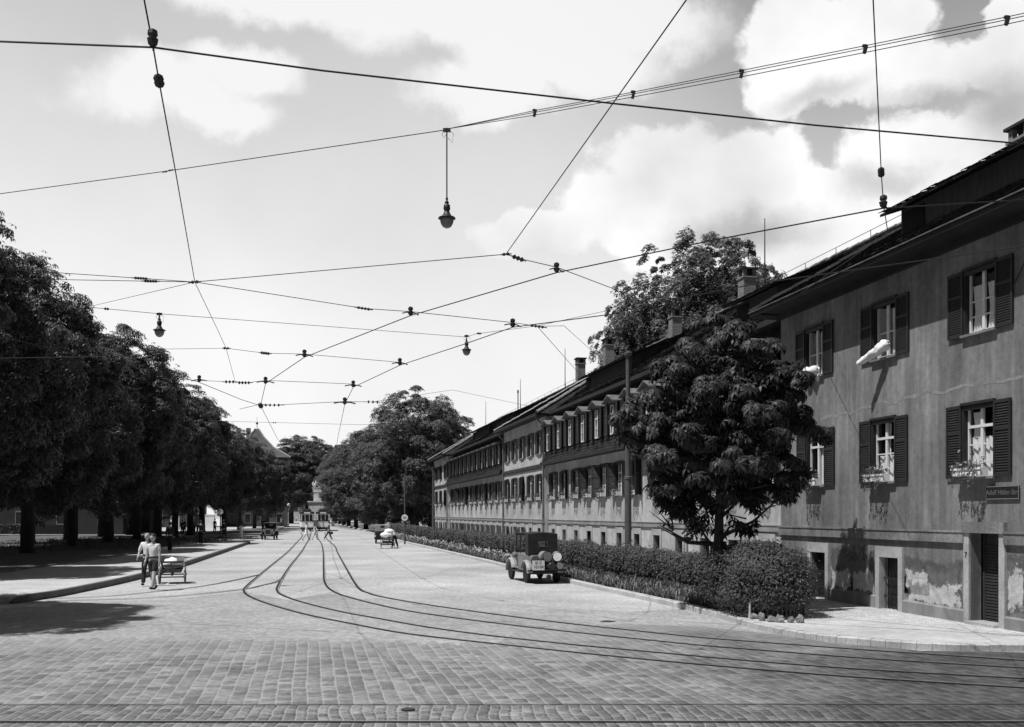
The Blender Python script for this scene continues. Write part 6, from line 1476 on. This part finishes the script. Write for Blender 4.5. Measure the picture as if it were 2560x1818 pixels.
        for l in LG:
            b = len(P3); P3 += [up(l[0]), up(l[0].lerp(l[1], .5)), up(l[0].lerp(l[1], .86 if shorts else 1.0))]; r3 += [.108, .102, .098 if shorts else .082]; e3 += [(1, b), (b, b + 1), (b + 1, b + 2)]
            if not shorts: P3 += [up(l[1].lerp(l[2], .5)), up(l[2] + Vector((0, 0, .0)))]; r3 += [.078, .074]; e3 += [(b + 2, b + 3), (b + 3, b + 4)]
        tm = skin_mesh([S_ @ p for p in P3], e3, [tuple(x * s for x in r) if isinstance(r, tuple) else r * s for r in r3], 2); tm.materials.clear(); tm.materials.append(bottom); put('shorts' if shorts else 'trousers', tm, e_)
        if fingers:
            m = MB(); c = up(Vector((0, 0, 1.03))); m.loft([[(.157 * math.cos(a), .119 * math.sin(a) + c.y, c.z + z) for a in [i / 20 * 6.283 for i in range(20)]] for z in (-.02, .02)]); m.v = [tuple(Vector(v) * s) for v in m.v]; m.build('belt', SHOE, e_)
    for l in LG:
        a, t_, hl = up(l[2]), up(l[4]), up(l[3]); sh_ = skin_mesh([S_ @ (a + Vector((0, 0, -.005))), S_ @ hl, S_ @ hl.lerp(t_, .55), S_ @ t_], [(0, 1), (1, 2), (2, 3)], [.042 * s, .042 * s, .044 * s, .032 * s], 1); sh_.materials.clear(); sh_.materials.append(SHOE); put('shoe', sh_, e_)
    return e_
face_cam = math.pi                                    # heading 0 looks along +Y
pm = gp(384, 1477); person('young man in a pale polo shirt and dark shorts pulling the handcart', pm, face_cam - .18, 1.80, ((16, 2), (-10, 20)), ((4, 6), (-4, 26)), mat('cloth_pale', .60, .9, .1, 5, .2, 30), DARKC, True, fingers=True, turn=-14, group='men with the handcart', flare=(.02, .06))
p2 = gp(370, 1466); person('older balding man in a white shirt and dark trousers beside the younger one', p2 + Vector((-.03, .05, 0)), face_cam + .06, 1.80, ((-12, 22), (16, 4)), ((-14, 14), (2, 46)), WHITEC, DARKC, False, sleeves='elbow', bald=True, fingers=True, turn=-22, group='men with the handcart', flare=(.06, .20))
person('woman in a long white dress standing at the end of the left pavement', gp(603, 1352), .35, 1.60, ((4, 0), (-3, 4)), ((4, 20), (2, 30)), WHITEC, WHITEC, skirt=.28, group='people on the left pavement')
person('man in a dark suit walking on the left pavement seen under the trees', gp(502, 1361, LZ) , .2, 1.76, ((12, 4), (-12, 12)), ((12, 10), (-10, 10)), DARKC, DARKC, sleeves='long', group='people on the left pavement')
person('man in dark clothes standing in the shade right behind the handcart men', gp(425, 1381, LZ), .1, 1.76, ((6, 2), (-8, 8)), ((8, 8), (-8, 8)), DARKC, DARKC, sleeves='long', group='people on the left pavement')
person('dark dressed figure next to the globe lamp post', gp(560, 1351, LZ), .9, 1.70, ((10, 4), (-10, 10)), ((10, 20), (-6, 10)), DARKC, DARKC, sleeves='long', hat=True, group='people on the left pavement')
for i, (x, y, t_, lb) in enumerate([(455, 1336, DARKC, 'dark figure of the waiting group under the chestnuts, leftmost'), (462, 1333, MIDC, 'figure with greyish coat in the waiting group under the chestnuts'), (478, 1334, DARKC, 'dark hatted figure in the waiting group under the chestnuts'), (486, 1332, GREYC, 'light jacketed figure of the waiting group by the pale lamp post'), (537, 1332, MIDC, 'figure by the sunlit square left of the globe lamp')]):
    person(lb, gp(x, y, .15), .5 + i * .9, 1.62 + .05 * (i % 3), ((6, 2), (-6, 6)), ((6, 14), (-6, 10)), t_, DARKC, sleeves='long', hat=(i == 2), group='waiting group under the chestnuts')
for i, (x, y, t_, lb) in enumerate([(657, 1328, DARKC, 'dark figure behind the black car, left one'), (665, 1325, DARKC, 'dark figure behind the black car, right one'), (703, 1318, GREYC, 'grey figure at the tip of the second pavement'), (733, 1305, DARKC, 'dark figure far left of the trams by the far kerb'), (738, 1303, MIDC, 'second figure far left of the trams'), (741, 1304, WHITEC, 'white shirted figure beside the left tram')]):
    person(lb, gp(x, y, .05), i * 1.1, 1.70, ((8, 2), (-8, 8)), ((8, 12), (-8, 10)), t_, DARKC, sleeves='long', group='far passers-by left of the trams')
hx = -math.pi / 2 + .5
person('woman in white striding across in front of the left tram with a white bag', gp(766, 1352), -1.2, 1.68, ((20, 4), (-20, 16)), ((10, 10), (-10, 10)), WHITEC, WHITEC, skirt=.55, group='people crossing before the trams')
p = gp(771, 1347); m = MB(); m.loft([[(-.14, -.06, .28), (.14, -.06, .28), (.14, .06, .28), (-.14, .06, .28)], [(-.2, -.08, .5), (.2, -.08, .5), (.2, .08, .5), (-.2, .08, .5)], [(-.08, -.03, .8), (.08, -.03, .8), (.08, .03, .8), (-.08, .03, .8)]]); m.tube([(-.06, 0, .79), (0, 0, .86), (.06, 0, .79)], .01, 5); tag(m.build('bag', WHITEC, None, p), 'white bag carried by the striding woman in white', 'bag')
person('child in a pale top and skirt crossing between the two trams', gp(788, 1350), -1.3, 1.5, ((16, 4), (-16, 18)), ((14, 10), (-14, 10)), GREYC, WHITEC, skirt=.72, group='people crossing before the trams')
person('man in dark clothes striding across in front of the right tram', gp(821, 1350), -1.25, 1.74, ((24, 4), (-22, 16)), ((18, 16), (-20, 10)), MIDC, MIDC, sleeves='long', lean=6, group='people crossing before the trams')
p = gp(828, 1347.5); m = MB(); m.loft([rrect(.17, .0, .26, -.07, .05), rrect(.17, .0, .26, .07, .05)]); m.tube([(-.06, 0, .25), (0, 0, .32), (.06, 0, .25)], .012, 5); tag(m.build('bag', DARKC, None, p + Vector((0, 0, .45))), 'dark bag in the hand of the striding dark man', 'bag')
for i, (x, y, t_, b_, sk, lb) in enumerate([(836, 1307, DARKC, DARKC, None, 'dark dressed man right of the right tram'), (842, 1306, DARKC, DARKC, None, 'dark companion right of the dark dressed man'), (861, 1301, WHITEC, WHITEC, .4, 'distant woman in white on the right carriageway'), (871, 1306, GREYC, MIDC, None, 'distant figure in grey near the right kerb'), (876, 1306, WHITEC, MIDC, None, 'distant figure in a white shirt at the right kerb')]):
    person(lb, gp(x, y), i * .8, 1.72, ((10, 4), (-10, 10)), ((10, 10), (-10, 10)), t_, b_, skirt=sk, sleeves='long', group='far passers-by right of the trams')
person('person in a white shirt bending over the far handcart', gp(985, 1371) + Vector((.0, .3, 0)), .9, 1.66, ((14, 8), (-14, 10)), ((55, 10), (60, 10)), WHITEC, DARKC, sleeves='long', lean=38)

# ------------------------------------------------------------------ far buildings and the monument
def simple_house(name, label, base, rz, w, d, h, wallm, rows, cols, rh, hip=2.5, z0=0, group=None, win=(.9, 1.5), curve=False, kids=None):
    e_ = thing(name, label, 'building', base, rz, group)
    m = MB(); m.box(-w / 2, w / 2, 0, d, z0, h); m.box(-w / 2 - .12, w / 2 + .12, -.12, 0, h * .5, h * .5 + .2); m.build('wall', wallm, e_)
    m = MB(); ov = .6; rings = [[(-w / 2 - ov, -ov, h), (w / 2 + ov, -ov, h), (w / 2 + ov, d + ov, h), (-w / 2 - ov, d + ov, h)]]
    for f, q in ((.35, .52), (.7, .82), (1, 1)) if curve else ((1, 1),):
        i_ = hip * q; rings.append([(-w / 2 + i_ - ov * (1 - q), i_ - ov * (1 - q), h + rh * f), (w / 2 - i_ + ov * (1 - q), i_ - ov * (1 - q), h + rh * f), (w / 2 - i_ + ov * (1 - q), d - i_ + ov * (1 - q), h + rh * f), (-w / 2 + i_ - ov * (1 - q), d - i_ + ov * (1 - q), h + rh * f)])
    m.loft(rings); rf_ = m.build('roof', mat('far_roof', .085, .8, .3, 1.5), e_)
    for q in range(4): m = MB(); m.tube([Vector(r_[q]) + Vector((0, 0, .06)) for r_ in rings], .13, 5); m.build('hip', RIDG, rf_)
    for r_ in range(rows):
        for c in range(cols):
            x = -w / 2 + w * (c + .5) / cols; z = z0 + (h - z0) * (r_ + .28) / rows
            m = MB(); m.box(x - win[0] / 2 - .1, x + win[0] / 2 + .1, -.07, -.0, z - .1, z); m.box(x - win[0] / 2 - .1, x - win[0] / 2, -.06, 0, z, z + win[1]); m.box(x + win[0] / 2, x + win[0] / 2 + .1, -.06, 0, z, z + win[1]); m.box(x - win[0] / 2 - .1, x + win[0] / 2 + .1, -.08, 0, z + win[1], z + win[1] + .15)
            wv = m.build('window', STOND, e_); m = MB(); m.quad((x - win[0] / 2, -.012, z), (x + win[0] / 2, -.012, z), (x + win[0] / 2, -.012, z + win[1]), (x - win[0] / 2, -.012, z + win[1])); m.build('pane', MATS['dark_pane'], wv, fix=False)
    return e_, rf_
FARW = mat('far_plaster', .09, .9, .2, .6)
# steep-roofed corner house left of the street
Yh = 172; xr = (716 - CX) / FOC * Yh
e_, rf_ = simple_house('corner_block', 'tall dark corner block with steep curved roof and finials behind the left trees', Vector((xr - 5.5, Yh, 0)), .22, 11, 12, 12.6, FARW, 4, 4, 5.5, 5.2, curve=True, z0=.0)
for x, y in ((0, 6), ): m = MB(); m.tube([(x, y, 18), (x, y, 19.2)], .06, 6); m.ball((x, y, 19.2), .22); m.tube([(x, y, 19.3), (x, y, 20.4)], .03, 5); m.build('finial', IRON, rf_)
for x in (-3.4, -1.6): m = MB(); m.box(x - .4, x + .4, 7, 7.8, 14, 18.4); m.build('chimney', BRIK, rf_)
e_, rf_ = simple_house('corner_block', 'long steep-roofed neighbour house left of the corner block', Vector((xr - 17.5, Yh - 10, 0)), .30, 12, 12, 13.0, FARW, 4, 4, 6.2, 5.6, curve=True)
m = MB(); m.tube([(0, 6, 19), (0, 6, 22.6)], .07, 6); m.ball((0, 6, 21), .35); m.build('finial', IRON, rf_)
m = MB(); m.tube([(-5, 6, 16), (-5, 6, 20)], .05, 6); m.ball((-5, 6, 20), .22); m.build('finial', IRON, rf_)
# shaded facade behind the left lawn
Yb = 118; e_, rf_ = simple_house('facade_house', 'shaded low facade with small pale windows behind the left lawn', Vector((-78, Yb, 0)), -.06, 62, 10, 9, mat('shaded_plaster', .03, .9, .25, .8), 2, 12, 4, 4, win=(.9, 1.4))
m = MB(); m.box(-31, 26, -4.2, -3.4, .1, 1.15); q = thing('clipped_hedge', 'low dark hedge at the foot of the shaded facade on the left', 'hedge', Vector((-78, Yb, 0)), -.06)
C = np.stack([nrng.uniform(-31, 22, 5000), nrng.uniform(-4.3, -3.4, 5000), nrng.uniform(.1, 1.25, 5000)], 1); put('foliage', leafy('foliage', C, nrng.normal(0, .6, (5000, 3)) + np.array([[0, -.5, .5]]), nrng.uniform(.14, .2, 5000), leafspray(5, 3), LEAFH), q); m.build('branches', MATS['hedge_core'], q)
p = gp(130, 1331, .2); m = MB(); m.loft([[(-.30, -.3, 0), (.30, -.3, 0), (.30, .3, 0), (-.30, .3, 0)], [(-.24, -.24, .9), (.24, -.24, .9), (.24, .24, .9), (-.24, .24, .9)], [(-.40, -.32, .92), (.40, -.32, .92), (.40, .32, .92), (-.40, .32, .92)], [(-.36, -.3, 1.5), (.36, -.3, 1.5), (.36, .3, 1.5), (-.36, .3, 1.5)]]); tag(m.build('stone_pillar', mat('white_stone', .75, .8, .1, 3), None, p), 'short sunlit white stone pillar on the left lawn beside a trunk', 'pillar')
# sunlit garden wall seen between the trunks
for lab, x0, x1, Yw, h_ in (('sunlit white garden wall left of the dark walking man', 425, 447, 140, 2.0), ('sunlit white garden wall right of the dark walking man', 505, 536, 150, 2.2), ('sunlit pale wall far behind the tree trunks left of the black car', 600, 668, 235, 4.5)):
    a = (x0 - CX) / FOC * Yw; b = (x1 - CX) / FOC * Yw; m = MB(); m.box(a, b, Yw, Yw + .4, .1, h_); m.box(a - .05, b + .05, Yw - .05, Yw + .45, h_ + .002, h_ + .15)
    tag(m.build('garden_wall', mat('lime_wall', .72, .9, .12, .7), None), lab, 'wall', 'sunlit walls beyond the left trees')
# pale buildings glimpsed at the end of the street
simple_house('town_house', 'pale distant house closing the street right of the monument', Vector(((885 - CX) / FOC * 330, 330, 0)), .1, 16, 10, 9, mat('pale_far', .42, .9, .15, .5), 3, 5, 4, 4)
simple_house('town_house', 'pale distant house left of the trams behind the far trees', Vector(((728 - CX) / FOC * 300, 300, 0)), .1, 9, 8, 7, mat('pale_far', .42, .9, .15, .5), 2, 3, 3, 3)
simple_house('town_house', 'distant roofed house high between the trees at the street end', Vector(((842 - CX) / FOC * 420, 420, 0)), .1, 8, 10, 28, mat('pale_far', .42, .9, .15, .5), 4, 4, 5, 5)
# monument: tall pedestal with a sculpture group, stepped base, flanked by a beam and column
MONU = mat('monument_stone', .70, .85, .25, .8, .3, 6); Ym = 190; xm = (795 - CX) / FOC * Ym; ppm = FOC / Ym
mo = thing('monument', 'pale stone monument with tall pedestal and sculpture group behind the trams', 'monument', (xm, Ym, 0), .1)
zz = lambda y: CH + (HY - y) / ppm
m = MB(); m.box(-2.1, 2.1, -1.6, 2.4, 0, 1.2); m.box(-1.7, 1.5, -1.3, 2, 1.2, zz(1256)); m.box(-1.9, 1.7, -1.45, 2.1, zz(1256), zz(1253)); m.build('base', MONU, mo)
m = MB(); m.box(-.78, .66, -.8, .8, zz(1253), zz(1231)); m.box(-.62, .52, -.86, -.8, zz(1250), zz(1234)); m.box(-.9, .8, -.9, .9, zz(1231), zz(1228.5)); m.build('pedestal', MONU, mo)
m = MB(); m.box(-1.0, 3.6, -.7, .9, zz(1226), zz(1221)); m.box(-1.1, 3.7, -.8, 1, zz(1221), zz(1219)); m.box(-.85, .75, -.85, .9, zz(1228.4), zz(1226)); m.build('beam', MONU, mo)
m = MB(); m.lathe([(.36, 0), (.36, .3), (.27, .5), (.24, zz(1258)), (.34, zz(1256)), (.34, zz(1247))], (2.95, 0, 0), 14); m.lathe([(.3, zz(1247)), (.26, zz(1246.9)), (.26, zz(1226))], (2.95, 0, 0), 12); m.build('column', MONU, mo)
zs_ = zz(1219)
sc_pts = [(-.55, 0, .25), (-.25, 0, .55), (.15, 0, .75), (.35, 0, 1.15), (.4, 0, 1.45), (-.75, 0, .75), (-.55, 0, 1.1), (-.3, 0, .05), (.4, 0, .3), (.6, 0, .05), (.65, .1, 1.0), (.75, .1, 1.6), (-.1, 0, 1.15), (-.05, 0, 1.35)]
sme = skin_mesh([Vector(v) for v in sc_pts], [(0, 1), (1, 2), (2, 3), (3, 4), (0, 5), (5, 6), (0, 7), (2, 8), (8, 9), (3, 10), (10, 11), (1, 12), (12, 13)], [.26, .28, .26, .16, .12, .16, .13, .14, .16, .12, .09, .05, .13, .12], 1); sme.materials.clear(); sme.materials.append(MONU); put('sculpture', sme, mo, (-.3, 0, zs_))
